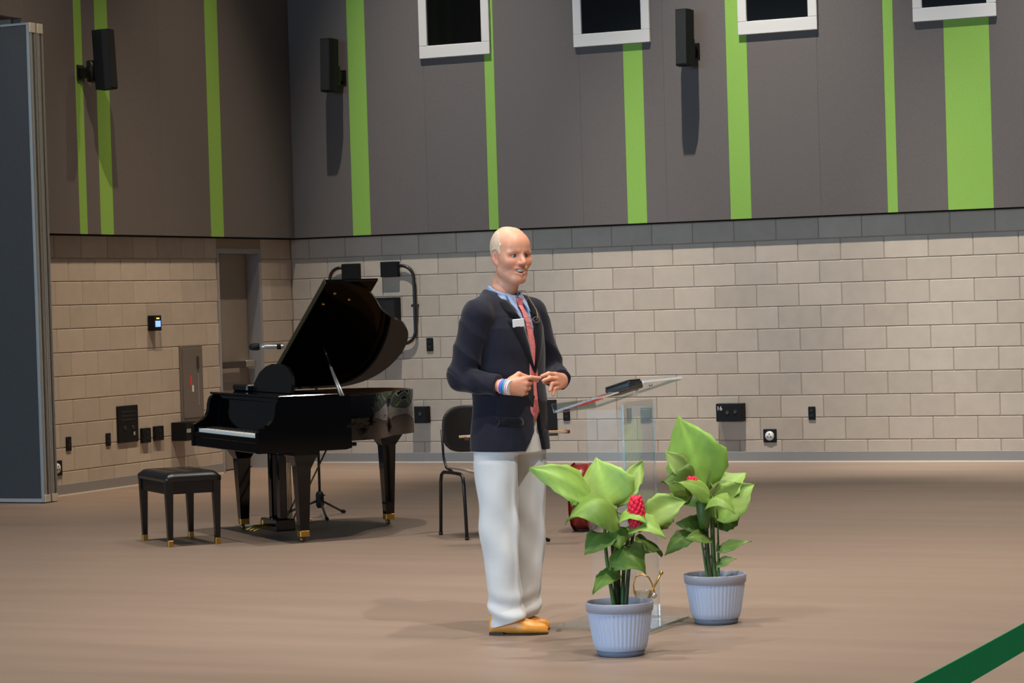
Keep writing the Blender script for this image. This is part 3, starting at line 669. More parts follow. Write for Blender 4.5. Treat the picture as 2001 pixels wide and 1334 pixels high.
def sup(u, v, w, h, n=3.2):
    a = -1+2*u; c = -1+2*v
    # squircle mapping
    k = max(abs(a), abs(c)); r = (abs(a)**n+abs(c)**n)**(1/n) if k > 0 else 1
    s_ = k/r if r > 0 else 1
    return a*s_*w, c*s_*h
def seat_fn(u, v):
    x, y = sup(u, v, 0.225, 0.215); return (x, y, 0.447+0.02*((x/0.225)**2)-0.03*max(0, (-y-0.12)/0.1)**2)
shell(12, 12, seat_fn, 0.016).build('seat', 'chair_seat', ch)
def back_fn(u, v):
    x, z = sup(u, v, 0.20, 0.155, 2.8); return (x, 0.275-0.07*(x/0.2)**2-0.01*(z/0.15)**2, 0.70+z)
shell(12, 10, back_fn, 0.014).build('backrest', 'chair_shell', ch)

mu = thing('music_stand', 'black music stand mostly hidden behind the man, tray corner showing', 'music stand', (5.87, -7.62, 0), math.radians(24.65))
for ang in (33, 153, 273):
    c, s_ = math.cos(math.radians(ang)), math.sin(math.radians(ang))
    R_ = 0.26 if ang == 33 else 0.22
    MB().tube([(0, 0, 0.16), (R_*0.6*c, R_*0.6*s_, 0.05), (R_*c, R_*s_, 0.009)], [0.010, 0.010, 0.012], 8).build('leg', 'black_metal', mu)
MB().tube([(0, 0, 0.05), (0, 0, 0.74)], 0.012, 10).build('pole', 'black_metal', mu)
MT = Matrix.Translation((0.03, -0.03, 0.69)) @ Matrix.Rotation(math.radians(-20), 4, 'X')
MB().box((-0.26, -0.004, 0.0), (0.26, 0.004, 0.235), 0.003, MT).build('tray', 'black_metal', mu)
MB().box((-0.26, -0.06, -0.004), (0.26, 0.004, 0.004), 0.002, MT).build('ledge', 'black_metal', mu)
bw = thing('cello_bow', 'wooden bow lying across the music stand, both ends showing past the man', 'bow', (5.87, -7.62, 0), math.radians(24.65))
b0, b1 = Vector((-0.335, -0.075, 0.699)), Vector((0.36, -0.075, 0.712))
MB().tube([b0, b0.lerp(b1, 0.5)+Vector((0, 0, 0.008)), b1], [0.008, 0.0085, 0.010], 8).build('stick', 'wood_bow', bw)
MB().box((-0.30, -0.085, 0.676), (-0.27, -0.065, 0.698), 0.003).build('frog', 'wood_dark', bw)
MB().tube([b1-Vector((0.028, -0.002, 0)), b1+Vector((0.006, 0, 0))], 0.0112, 8).build('tip', 'wood_dark', bw)
MB().tube([b0+Vector((0.05, -0.014, -0.002)), b1-Vector((0.01, 0.014, 0.002))], 0.002, 6).build('bow_hair', 'ivory', bw)

ce = thing('cello', 'dark red cello lying on its side on the floor behind the plants', 'cello', (5.95, -6.80, 0.225), math.radians(10))
# local: y along the body (away), z across the bouts, x through the ribs
half = [(0.0, 0.0), (0.012, 0.10), (0.06, 0.175), (0.13, 0.215), (0.20, 0.222), (0.27, 0.20), (0.315, 0.172), (0.345, 0.178), (0.36, 0.15), (0.40, 0.125), (0.45, 0.12), (0.485, 0.135), (0.505, 0.165), (0.525, 0.160), (0.57, 0.172), (0.63, 0.168), (0.69, 0.13), (0.735, 0.06), (0.745, 0.0)]
ol = [(y, z) for y, z in half]+[(y, -z) for y, z in half[-2:0:-1]]
def cx(d, s0): return Matrix(((0, 0, 1, 0), (1, 0, 0, 0), (0, 1, 0, 0), (0, 0, 0, 1)))
MX = cx(0, 0)
MB().prism(ol, -0.055, 0.055, MX, True).build('ribs', 'cello_rib', ce)
def belly(sign):
    cy_ = 0.36; b = MB(); rings = []; N = len(ol)
    for k, (sc, h) in enumerate(((1.03, 0.0), (1.02, 0.006), (0.85, 0.016), (0.6, 0.026), (0.3, 0.031), (0.02, 0.032))):
        rings.append([(sign*(0.0555+h), cy_+(p[0]-cy_)*sc, p[1]*sc) for p in ol])
    vs = [p for r in rings for p in r]; fs = []
    for j in range(len(rings)-1):
        for i in range(N): q_ = (i+1) % N; fs.append((j*N+i, j*N+q_, (j+1)*N+q_, (j+1)*N+i))
    b.add(vs, fs, True); return b
belly(-1).build('back_plate', 'cello_red', ce); belly(1).build('top_plate', 'cello_red', ce)
MB().tube([(0, 0.74, 0), (0.01, 0.98, 0), (0.0, 1.12, 0)], [0.022, 0.018, 0.016], 10).build('neck', 'wood_dark', ce)
MB().box((0.02, 0.42, -0.02), (0.045, 1.10, 0.02), 0.004, Matrix.Translation((0.06, 0, 0))).build('fingerboard', 'ebony', ce)
MB().lathe([(0.0, -0.02), (0.03, -0.018), (0.032, 0.0), (0.03, 0.018), (0.0, 0.02)], 16, Matrix.Translation((-0.015, 1.20, 0)) @ Matrix.Rotation(0, 4, 'X')).build('scroll', 'wood_dark', ce)
MB().tube([(0, 1.10, 0), (-0.012, 1.19, 0)], [0.018, 0.015], 8).build('pegbox', 'wood_dark', ce)
MB().tube([(0, 0.01, 0), (-0.02, -0.04, 0.06), (-0.045, -0.05, 0.085)], [0.009, 0.007, 0.004], 8).build('endpin', 'black_metal', ce)

# ================================================================== LECTERN
lc = thing('acrylic_lectern', 'clear acrylic lectern with sloping top beside the man', 'lectern', (8.08, -11.27, 0))
MB().box((-0.25, -0.25, 0.012), (0.25, 0.25, 0.026), 0.003).build('base_plate', 'acrylic', lc)
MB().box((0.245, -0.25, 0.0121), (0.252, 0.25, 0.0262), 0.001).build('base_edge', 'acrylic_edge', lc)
for sx in (-1, 1):
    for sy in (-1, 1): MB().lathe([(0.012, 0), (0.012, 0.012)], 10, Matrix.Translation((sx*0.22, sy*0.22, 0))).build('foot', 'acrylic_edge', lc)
MB().box((0.112, -0.175, 0.026), (0.122, 0.21, 1.06), 0.002).build('front_panel', 'acrylic', lc)
for y in (-0.175, 0.20): MB().box((-0.07, y, 0.026), (0.112, y+0.01, 1.03), 0.002).build('side_panel', 'acrylic', lc)
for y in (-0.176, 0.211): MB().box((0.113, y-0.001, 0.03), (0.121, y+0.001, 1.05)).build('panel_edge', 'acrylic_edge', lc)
SL = math.atan2(0.13, 0.44)
MT = Matrix.Translation((-0.19, 0, 1.02)) @ Matrix.Rotation(-SL, 4, 'Y')
tp = MB().box((0, -0.25, 0), (0.46, 0.25, 0.011), 0.002, MT).build('top', 'acrylic_film', lc)
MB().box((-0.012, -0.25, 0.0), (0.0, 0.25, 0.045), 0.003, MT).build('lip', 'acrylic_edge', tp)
MB().box((0.458, -0.25, 0.0), (0.464, 0.25, 0.0115), 0.001, MT).build('top_edge', 'edge_highlight', tp)  # pale material paints the highlight along the top's high edge
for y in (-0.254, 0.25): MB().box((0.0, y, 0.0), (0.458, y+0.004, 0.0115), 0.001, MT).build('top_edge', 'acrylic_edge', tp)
for x, y in ((0.12, -0.17), (0.145, -0.17), (0.255, -0.17), (0.255, 0.17), (0.33, 0.17)): MB().lathe([(0.009, 0.010), (0.009, 0.017), (0.0, 0.019)], 10, MT @ Matrix.Translation((x, y, 0))).build('screw_cap', 'steel', tp)
ROT = MT.to_3x3().to_4x4()
def on_top(name, u0, u1, v0, v1, h0, h1, m, label, cat, rz=0.0):
    ctr = MT @ Vector(((u0+u1)/2, (v0+v1)/2, h0)); a, b_ = (u1-u0)/2, (v1-v0)/2
    o_ = MB().box((-a, -b_, 0), (a, b_, h1-h0), 0.0008 if h1-h0 < 0.006 else 0.006, ROT @ Matrix.Rotation(rz, 4, 'Z')).build(name, m, None, (8.08+ctr.x, -11.27+ctr.y, ctr.z)); tag(o_, label, cat); return o_
on_top('paper_sheet', 0.03, 0.14, -0.18, 0.02, 0.0122, 0.0165, 'paper_red', 'red printed sheet at the low end of the lectern top', 'paper')
on_top('paper_sheet', 0.165, 0.245, -0.19, -0.03, 0.0115, 0.0165, 'paper_white', 'pale sheet in the middle of the lectern top', 'paper')
on_top('paper_sheet', 0.20, 0.25, -0.235, -0.15, 0.0115, 0.014, 'paper_red', 'small orange-red card at the near edge of the lectern top', 'paper')
bc = on_top('black_case', 0.175, 0.305, -0.02, 0.14, 0.0115, 0.05, 'folder_black', 'black case resting on the upper part of the lectern top', 'case')
MB().box((-0.062, -0.078, 0.037), (0.062, 0.078, 0.046), 0.003, ROT).build('lid', 'folder_black', bc)
SRZ0 = math.atan2(0.417, 0.909)
# glass jar with brass handle on the lectern base
gj = thing('glass_jar', 'small clear glass jar with brass handle and rod on the lectern base', 'jar', (8.115, -11.20, 0.0265))
gj.location = (8.245, -11.385, 0.0265); gj.rotation_euler = (0, 0, SRZ0)
MB().lathe([(0.032, 0.0), (0.036, 0.01), (0.038, 0.16), (0.036, 0.16), (0.034, 0.012), (0.0, 0.010)], 24).build('glass', 'glass_cup', gj)
MB().lathe([(0.0, 0.012), (0.033, 0.012), (0.0345, 0.10), (0.0, 0.10)], 20).build('contents', 'paper_white', gj)
MB().tube([(-0.038, 0, 0.145), (-0.042, 0, 0.19), (-0.03, 0, 0.225), (0.0, 0, 0.235), (0.03, 0, 0.22), (0.044, 0, 0.19), (0.055, 0, 0.15)], 0.0035, 8).build('handle', 'brass', gj)
MB().tube([(0.012, 0, 0.10), (0.085, -0.01, 0.235)], 0.005, 8).build('rod', 'brass', gj)
MB().ell((0.088, -0.0105, 0.24), (0.010, 0.010, 0.010), 10, 6).build('knob', 'brass', gj)
MB().ell((0.052, 0.0, 0.135), (0.014, 0.012, 0.014), 10, 6).build('clasp', 'silver', gj)

# ================================================================== PLANTS
AX = Vector((0.909, 0.417, 0)); BX_ = Vector((-0.417, 0.909, 0))
SRZ = math.atan2(0.417, 0.909)
def leaf_mesh(base, tip, width, nrm, arch=0.0, fold=0.15, tone=1.0, wav=0.0, seed=0, pale=0.0):
    rg = random.Random(seed)
    b, t_ = Vector(base), Vector(tip); ax = t_-b; L = ax.length; ax.normalize(); nn = Vector(nrm); nn = (nn-ax*nn.dot(ax)).normalized(); sd = ax.cross(nn)
    NU, NV = 14, 8; vs = []; cols = []; p1, p2 = rg.random()*6, rg.random()*6
    g = (0.205, 0.36, 0.06)
    for i in range(NU+1):
        t = i/NU; w = width*0.5*(t**0.6*(1-t)**1.2)/0.3165*1.04+0.0008
        c = b+ax*(L*t)+nn*(arch*4*t*(1-t)*L)-nn*(arch*0.6*t**3*L)
        for j in range(NV+1):
            s_ = -1+2*j/NV
            tooth = 1+((0.06*math.sin(t*30+p1)+0.05*math.sin(t*13+p2)) if abs(s_) > 0.9 else 0)
            p = c+sd*(s_*w*tooth)+nn*(fold*abs(s_)**1.3*w-fold*0.4*w)+nn*(wav*width*math.sin(5*t+p2+2*s_)*s_*s_)
            vs.append(p)
            vein = 0.5+0.5*math.cos((t*9-abs(s_)*2.2)*2*PI/1.0)
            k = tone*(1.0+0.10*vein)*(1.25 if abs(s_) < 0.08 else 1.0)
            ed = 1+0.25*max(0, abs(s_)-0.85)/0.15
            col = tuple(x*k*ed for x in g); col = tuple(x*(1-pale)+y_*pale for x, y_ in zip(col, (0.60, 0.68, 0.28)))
            cols.append(col)
    th = 0.0012; n0 = len(vs)
    vs2 = [v-nn*th for v in vs]; fs = []
    for i in range(NU):
        for j in range(NV):
            a = i*(NV+1)+j; fs.append((a, a+1, a+NV+2, a+NV+1)); fs.append((n0+a, n0+a+NV+1, n0+a+NV+2, n0+a+1))
    rim = [j for j in range(NV+1)]+[i*(NV+1)+NV for i in range(1, NU+1)]+[NU*(NV+1)+j for j in range(NV-1, -1, -1)]+[i*(NV+1) for i in range(NU-1, 0, -1)]
    for i in range(len(rim)): a, c_ = rim[i], rim[(i+1) % len(rim)]; fs.append((a, n0+a, n0+c_, c_))
    me = bpy.data.meshes.new('leaf'); me.from_pydata([tuple(v) for v in vs+vs2], [], fs); me.polygons.foreach_set('use_smooth', [True]*len(fs))
    at = me.color_attributes.new('leafcol', 'FLOAT_COLOR', 'POINT')
    for i, c_ in enumerate(cols+[tuple(x*1.0 for x in c_) for c_ in cols]): at.data[i].color = (*c_, 1)
    me.materials.append(MATS['leaf']); me.update(); return me
def make_pot(t, k=1.0):
    KZ = 1.07; zk = lambda pr_: [(r_, z_*KZ) for r_, z_ in pr_]
    ribs = 44; seg = ribs*6
    def rip(j, i): return 0.012*math.cos(2*PI*i/6) if 2 <= j <= 5 else 0
    p = MB().lathe(zk([(0.104*k, 0.022), (0.112*k, 0.03), (0.117*k, 0.05), (0.124*k, 0.09), (0.131*k, 0.13), (0.137*k, 0.166), (0.139*k, 0.178), (0.1385*k, 0.180)]), seg, None, True, rip).build('pot', 'pot_blue', t)
    MB().lathe(zk([(0.1385*k, 0.178), (0.145*k, 0.181), (0.1475*k, 0.214), (0.146*k, 0.218), (0.141*k, 0.216), (0.136*k, 0.18), (0.134*k, 0.165)]), 64).build('rim', 'pot_rim', p)
    MB().lathe(zk([(0.094*k, 0.0), (0.100*k, 0.003), (0.106*k, 0.022), (0.10*k, 0.026)]), 48).build('pot_base', 'pot_base', p)
    MB().lathe(zk([(0.0, 0.168), (0.05*k, 0.176), (0.10*k, 0.17), (0.136*k, 0.166), (0.13*k, 0.155), (0.0, 0.15)]), 32).build('soil', 'soil', t)
def flower_head(t, base, h, r, lean=(0, 0)):
    m = MB(); rg = random.Random(3); n = 70
    m.ell((base[0]+lean[0]*0.5, base[1]+lean[1]*0.5, base[2]+h*0.5), (r*0.7, r*0.7, h*0.5), 14, 10)
    for i in range(n):
        u = i/n; ph = i*2.39996; z = h*(0.03+0.94*u); rr = r*math.sin(PI*(0.12+0.80*u))**0.6
        c = Vector((base[0]+lean[0]*u+rr*0.72*math.cos(ph), base[1]+lean[1]*u+rr*0.72*math.sin(ph), base[2]+z))
        M = Matrix.Rotation(ph, 4, 'Z') @ Matrix.Rotation(math.radians(25), 4, 'Y')
        m.ell(c, (r*0.28, r*0.30, r*0.42), 7, 5, M)
    o_ = m.build('flower_head', 'bract', t); o_['kind'] = 'stuff'; o_['label'] = 'cone of red waxy bracts'
def place_leaves(t, specs, px0, py0, ppm, stem_top):
    # specs: base px, tip px, depth of base and tip (m, towards the viewer negative), width (m), normal in (right, away, up), arch, fold, tone, pale
    for i, (bx, by, tx_, ty, d0, d1, w, nr, ar, fo, tone, pale) in enumerate(specs):
        def loc(px, py, d_):
            z = (py0-py)/ppm+0.115*d_*-1*0.0; s_ = (px-px0)/ppm+0.0302*z; return Vector((s_, d_, z))
        b_, e_ = loc(bx, by, d0), loc(tx_, ty, d1)
        lf = bpy.data.objects.new('leaf', leaf_mesh(b_, e_, w*1.08, nr, ar, fo, tone, 0.13, i*7+3, pale)); COL.objects.link(lf); lf.parent = t
        st_ = stem_top[min(range(len(stem_top)), key=lambda q_: (Vector(stem_top[q_])-b_).length)]
        mid = (Vector(st_)+b_)*0.5+Vector((0, 0, 0.01))
        if (Vector(st_)-b_).length > 0.01: MB().tube([st_, mid, b_, b_.lerp(e_, 0.12)], [0.005, 0.004, 0.0035, 0.002], 6).build('stalk', 'stem', t)

p1 = thing('potted_plant', 'nearer potted plant with big light leaves and red cone, in blue ribbed pot', 'potted plant', (8.445, -12.155, 0), SRZ, 'potted ginger plants')
make_pot(p1)
PX, PY, PP = 1205, 1277, 449.0
stems1 = [[(-0.008, 0.0, 0.15), (-0.02, 0.0, 0.40), (-0.03, 0.0, 0.62)], [(0.01, 0.0, 0.15), (0.025, 0.01, 0.38), (0.06, 0.02, 0.58)], [(0.0, 0.02, 0.15), (0.0, 0.02, 0.40), (0.0, 0.03, 0.63)], [(-0.015, -0.02, 0.15), (-0.05, -0.02, 0.42), (-0.055, -0.02, 0.60)], [(0.02, -0.01, 0.15), (0.05, -0.01, 0.42), (0.075, 0.0, 0.55)]]
for i, s_ in enumerate(stems1): MB().tube([tuple(q_) for q_ in catmull(s_, 4)], [0.0105-0.0006*k_ for k_ in range(9)], 8).build('stem', 'stem' if i % 2 else 'stem_dark', p1)
tops1 = [q_ for s_ in stems1 for q_ in (s_[1], s_[2], tuple((Vector(s_[1])+Vector(s_[2]))*0.5))]
UP = (0, -0.5, 0.85); FR = (0.1, -0.95, 0.3); FU = (0, -0.8, 0.6)
L1 = [
 (1183, 992, 1158, 893, 0.02, 0.10, 0.225, (0.05, -0.93, 0.35), 0.05, 0.10, 1.35, 0.20),
 (1152, 975, 1031, 902, -0.02, -0.06, 0.150, (0.25, -0.75, 0.6), 0.10, -0.25, 1.15, 0.10),
 (1200, 992, 1250, 905, 0.06, 0.14, 0.120, (-0.4, -0.8, 0.4), 0.06, 0.15, 1.25, 0.18),
 (1195, 996, 1098, 1000, -0.05, -0.17, 0.200, (0.1, -0.55, 0.85), 0.22, -0.55, 1.0, 0.05),
 (1160, 978, 1108, 985, 0.05, 0.12, 0.12, (0.0, -0.6, 0.8), 0.10, 0.1, 0.8, 0.0),
 (1205, 1002, 1250, 1012, -0.05, -0.15, 0.115, (0.0, -0.6, 0.8), 0.16, -0.30, 1.3, 0.05),
 (1222, 1022, 1287, 1040, -0.06, -0.16, 0.130, (0.1, -0.6, 0.8), 0.14, -0.15, 1.2, 0.15),
 (1250, 1020, 1335, 982, 0.04, 0.06, 0.125, (0.2, -0.75, 0.65), 0.14, 0.20, 1.15, 0.18),
 (1235, 1040, 1312, 1018, 0.06, 0.14, 0.135, (0.0, -0.5, 0.85), 0.18, -0.2, 0.75, 0.0),
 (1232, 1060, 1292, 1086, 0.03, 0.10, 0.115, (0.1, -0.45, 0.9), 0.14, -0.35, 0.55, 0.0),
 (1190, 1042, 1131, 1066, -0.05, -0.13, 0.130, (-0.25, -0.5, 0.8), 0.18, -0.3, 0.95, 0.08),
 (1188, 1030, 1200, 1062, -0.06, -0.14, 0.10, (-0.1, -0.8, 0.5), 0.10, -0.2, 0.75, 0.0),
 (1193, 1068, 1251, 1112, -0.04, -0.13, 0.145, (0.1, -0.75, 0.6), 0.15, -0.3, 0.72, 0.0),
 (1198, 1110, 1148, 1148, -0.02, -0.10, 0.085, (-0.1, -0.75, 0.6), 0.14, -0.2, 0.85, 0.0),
 (1215, 1030, 1206, 1058, 0.0, -0.06, 0.07, (0.1, -0.8, 0.5), 0.10, -0.1, 0.8, 0.1),
 (1198, 990, 1168, 975, 0.06, 0.16, 0.11, (0.2, -0.6, 0.8), 0.12, 0.1, 0.85, 0.0),
]
place_leaves(p1, L1, PX, PY, PP, tops1)
flower_head(p1, (0.080, -0.09, 0.545), 0.145, 0.039)

p2 = thing('potted_plant', 'farther potted plant with a tall pointed leaf and small red bud', 'potted plant', (8.480, -11.052, 0), SRZ, 'potted ginger plants')
make_pot(p2)
PX, PY, PP = 1390, 1214, 411.0
stems2 = [[(-0.02, 0.0, 0.15), (-0.035, 0.0, 0.40), (-0.03, 0.0, 0.62)], [(0.0, 0.01, 0.15), (-0.005, 0.01, 0.40), (0.0, 0.02, 0.60)], [(-0.03, -0.01, 0.15), (-0.055, -0.01, 0.36), (-0.07, -0.02, 0.50)], [(0.015, 0.0, 0.15), (0.02, 0.0, 0.38), (0.02, 0.0, 0.55)]]
for i, s_ in enumerate(stems2): MB().tube([tuple(q_) for q_ in catmull(s_, 4)], [(0.013 if i < 2 else 0.007)-0.0005*k_ for k_ in range(9)], 8).build('stem', 'stem_dark' if i == 0 else 'stem', p2)
tops2 = [q_ for s_ in stems2 for q_ in (s_[1], s_[2], tuple((Vector(s_[1])+Vector(s_[2]))*0.5))]
L2 = [
 (1372, 962, 1319, 811, 0.05, 0.10, 0.255, (0.15, -0.95, 0.2), 0.05, 0.08, 1.25, 0.04),
 (1330, 930, 1292, 878, 0.02, 0.0, 0.095, (0.5, -0.8, 0.3), 0.08, 0.1, 1.2, 0.45),
 (1345, 955, 1282, 935, -0.02, -0.06, 0.170, (0.2, -0.8, 0.5), 0.10, 0.35, 0.62, 0.0),
 (1378, 968, 1303, 932, -0.06, -0.15, 0.110, (0.0, -0.6, 0.8), 0.10, -0.25, 1.1, 0.10),
 (1378, 978, 1255, 1000, 0.06, 0.25, 0.135, (0.0, -0.55, 0.85), 0.18, -0.2, 1.15, 0.25),
 (1372, 976, 1418, 990, -0.08, -0.20, 0.120, (0.0, -0.55, 0.85), 0.18, -0.3, 1.05, 0.10),
 (1390, 968, 1452, 925, 0.05, 0.10, 0.150, (-0.1, -0.75, 0.65), 0.08, 0.2, 1.2, 0.22),
 (1386, 1015, 1466, 945, 0.0, 0.02, 0.165, (-0.2, -0.8, 0.55), 0.10, 0.3, 1.05, 0.12),
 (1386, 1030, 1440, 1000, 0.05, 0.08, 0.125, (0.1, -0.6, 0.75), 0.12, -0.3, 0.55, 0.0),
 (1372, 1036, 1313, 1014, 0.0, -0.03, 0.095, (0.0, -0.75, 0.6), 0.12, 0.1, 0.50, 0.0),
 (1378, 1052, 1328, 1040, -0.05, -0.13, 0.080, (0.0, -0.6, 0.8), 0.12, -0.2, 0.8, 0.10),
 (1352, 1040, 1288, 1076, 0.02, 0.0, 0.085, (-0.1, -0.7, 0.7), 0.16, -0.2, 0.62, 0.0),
 (1390, 1075, 1457, 1056, 0.0, -0.02, 0.050, (0.0, -0.7, 0.7), 0.05, 0.2, 1.15, 0.25),
 (1388, 1102, 1428, 1089, 0.0, -0.02, 0.045, (0.0, -0.7, 0.7), 0.05, 0.2, 1.05, 0.35),
 (1384, 905, 1380, 864, 0.10, 0.10, 0.022, (0.2, -0.9, 0.2), 0.02, 0.3, 0.95, 0.0),
 (1388, 975, 1395, 940, 0.03, 0.0, 0.045, (0.2, -0.9, 0.2), 0.02, 0.3, 1.0, 0.4),
]
place_leaves(p2, L2, PX, PY, PP, tops2)
flower_head(p2, (-0.085, -0.04, 0.625), 0.065, 0.032, (-0.015, 0))
MB().lathe([(0.022, 0.0), (0.034, 0.06), (0.038, 0.12), (0.03, 0.13)], 14, Matrix.Translation((-0.045, -0.03, 0.45))).build('sheath', 'stem', p2)

# ================================================================== BELT BARRIER
bb = thing('belt_barrier', 'dark green barrier belt crossing the lower right corner', 'belt barrier', (11.63, -18.3, 0))
n = 24; vs = []; 
for i in range(n+1):
    t = i/n; y = -1.45+2.8*t; sag = -0.012*math.sin(PI*t)+0.012*0.8
    for dx, dz in ((-0.001, -0.048), (0.001, -0.048), (0.001, 0.0), (-0.001, 0.0)): vs.append((dx+0.002*math.sin(6*t), y, 0.957+dz+sag*0.6))
fs = []
for i in range(n):
    for k in range(4): q_ = (k+1) % 4; fs.append((4*i+k, 4*i+q_, 4*i+4+q_, 4*i+4+k))
MB().add(vs, fs+[(3, 2, 1, 0), (4*n, 4*n+1, 4*n+2, 4*n+3)]).build('belt', 'belt_green', bb)
for y in (-1.48, 1.38):
    po = MB().lathe([(0.16, 0.0), (0.16, 0.015), (0.05, 0.03), (0.032, 0.04), (0.032, 0.99), (0.036, 0.995), (0.036, 1.02), (0.0, 1.025)], 24, Matrix.Translation((0, y, 0))).build('post', 'black_metal', bb)

# ================================================================== PERSON
# implicit-surface toolkit: smooth unions of tapered limbs, meshed with surface nets
class Field:
    def __init__(s, lo, hi, h):
        s.lo = np.array(lo, float); s.h = h; s.n = np.ceil((np.array(hi)-s.lo)/h).astype(int)+1
        s.F = np.full(tuple(s.n), 0.2, np.float32)
    def _box(s, lo, hi):
        a = np.maximum(0, np.floor((np.array(lo)-s.lo)/s.h).astype(int)); b = np.minimum(s.n, np.ceil((np.array(hi)-s.lo)/s.h).astype(int)+1)
        if np.any(b <= a): return None, None
        ax = [s.lo[i]+s.h*np.arange(a[i], b[i]) for i in range(3)]
        X, Y, Z = np.meshgrid(*ax, indexing='ij'); return tuple(slice(a[i], b[i]) for i in range(3)), (X.astype(np.float32), Y.astype(np.float32), Z.astype(np.float32))
    def add(s, fn, lo, hi, k=0.01):
        m_ = 0.02+k; sl, P = s._box([v-m_ for v in lo], [v+m_ for v in hi])
        if sl is None: return
        d_ = fn(*P).astype(np.float32); F = s.F[sl]
        if k > 0:
            hh = np.maximum(k-np.abs(F-d_), 0)/k; s.F[sl] = np.minimum(F, d_)-hh*hh*k*0.25
        else: s.F[sl] = np.minimum(F, d_)
    def sub(s, fn, lo, hi, k=0.004):
        sl, P = s._box(lo, hi)
        if sl is None: return
        d_ = -fn(*P).astype(np.float32); F = s.F[sl]; hh = np.maximum(k-np.abs(F-d_), 0)/k; s.F[sl] = np.maximum(F, d_)+hh*hh*k*0.25
    def limb(s, pts, rad, k=0.012, sx=None):
        for i in range(len(pts)-1):
            a, b = np.array(pts[i], float), np.array(pts[i+1], float); ra, rb = rad[i], rad[i+1]; ab = b-a; L2 = float(ab@ab)+1e-12
            def fn(X, Y, Z, a=a, ab=ab, L2=L2, ra=ra, rb=rb):
                t = np.clip(((X-a[0])*ab[0]+(Y-a[1])*ab[1]+(Z-a[2])*ab[2])/L2, 0, 1)
                return np.sqrt((X-a[0]-t*ab[0])**2+(Y-a[1]-t*ab[1])**2+(Z-a[2]-t*ab[2])**2)-(ra+(rb-ra)*t)
            r = max(ra, rb); s.add(fn, np.minimum(a, b)-r, np.maximum(a, b)+r, k)
    def ell(s, c, r, k=0.01, R=None):
        c = np.array(c, float); r = np.array(r, float); R = np.eye(3) if R is None else np.array(R)   # rows of R: local axes
        def fn(X, Y, Z):
            dx, dy, dz = X-c[0], Y-c[1], Z-c[2]; q = [(R[i][0]*dx+R[i][1]*dy+R[i][2]*dz)/r[i] for i in range(3)]
            return (np.sqrt(q[0]**2+q[1]**2+q[2]**2)-1)*r.min()
        m_ = r.max(); s.add(fn, c-m_, c+m_, k)
    def mesh(s, name, m):
        F = s.F; S = F < 0; nx, ny, nz = F.shape
        cnt = np.zeros((nx-1, ny-1, nz-1), np.int8)
        for i in (0, 1):
            for j in (0, 1):
                for k in (0, 1): cnt += S[i:nx-1+i, j:ny-1+j, k:nz-1+k]
        act = (cnt > 0) & (cnt < 8); idx = np.argwhere(act); vid = np.full(act.shape, -1, np.int32); vid[act] = np.arange(len(idx))
        cor = [(i, j, k) for i in (0, 1) for j in (0, 1) for k in (0, 1)]
        V = np.stack([F[idx[:, 0]+c[0], idx[:, 1]+c[1], idx[:, 2]+c[2]] for c in cor], 1)
        P = np.zeros((len(idx), 3)); N_ = np.zeros(len(idx))
        for a in range(8):
            for b in range(a+1, 8):
                dd = np.array(cor[b])-np.array(cor[a])
                if np.abs(dd).sum() != 1: continue
                x = (V[:, a] < 0) != (V[:, b] < 0); t = np.where(x, V[:, a]/np.where(x, V[:, a]-V[:, b], 1), 0)
                P += np.where(x[:, None], np.array(cor[a])+t[:, None]*dd, 0); N_ += x
        P = s.lo+s.h*(idx+P/N_[:, None]); Q = []
        for ax in range(3):
            o_ = [1, 1, 1]; o_[ax] = 0; u, w = [i for i in range(3) if i != ax]
            A = S[1:-1, 1:-1, 1:-1]; sh = [slice(1, -1)]*3; sh[ax] = slice(2, None); Bm = S[tuple(sh)]
            e = np.argwhere(A != Bm)+1
            if len(e) == 0: continue
            sg = S[e[:, 0], e[:, 1], e[:, 2]]
            def cell(du, dw):
                c = e.copy(); c[:, u] -= du; c[:, w] -= dw; return vid[c[:, 0], c[:, 1], c[:, 2]]
            q = np.stack([cell(1, 1), cell(0, 1), cell(0, 0), cell(1, 0)], 1)
            flip = sg if ax != 1 else ~sg
            q[~flip] = q[~flip][:, ::-1]; Q.append(q)
        Q = np.concatenate(Q); Q = Q[(Q >= 0).all(1)]
        me = bpy.data.meshes.new(name); me.vertices.add(len(P)); me.vertices.foreach_set('co', P.ravel()); me.loops.add(Q.size); me.loops.foreach_set('vertex_index', Q.ravel().astype(np.int32))
        me.polygons.add(len(Q)); me.polygons.foreach_set('loop_start', np.arange(0, Q.size, 4, dtype=np.int32)); me.polygons.foreach_set('loop_total', np.full(len(Q), 4, np.int32))
        me.polygons.foreach_set('use_smooth', np.ones(len(Q), bool)); me.materials.append(MATS[m]); me.update(calc_edges=True); me.validate(); return me, P
    def build(s, name, m, parent):
        me, P = s.mesh(name, m); o_ = bpy.data.objects.new(name, me); COL.objects.link(o_); o_.parent = parent; return o_, P

man = thing('person', 'person in navy blazer, pink tie and cream trousers buttoning the jacket', 'person', (7.684, -11.575, 0), SRZ)
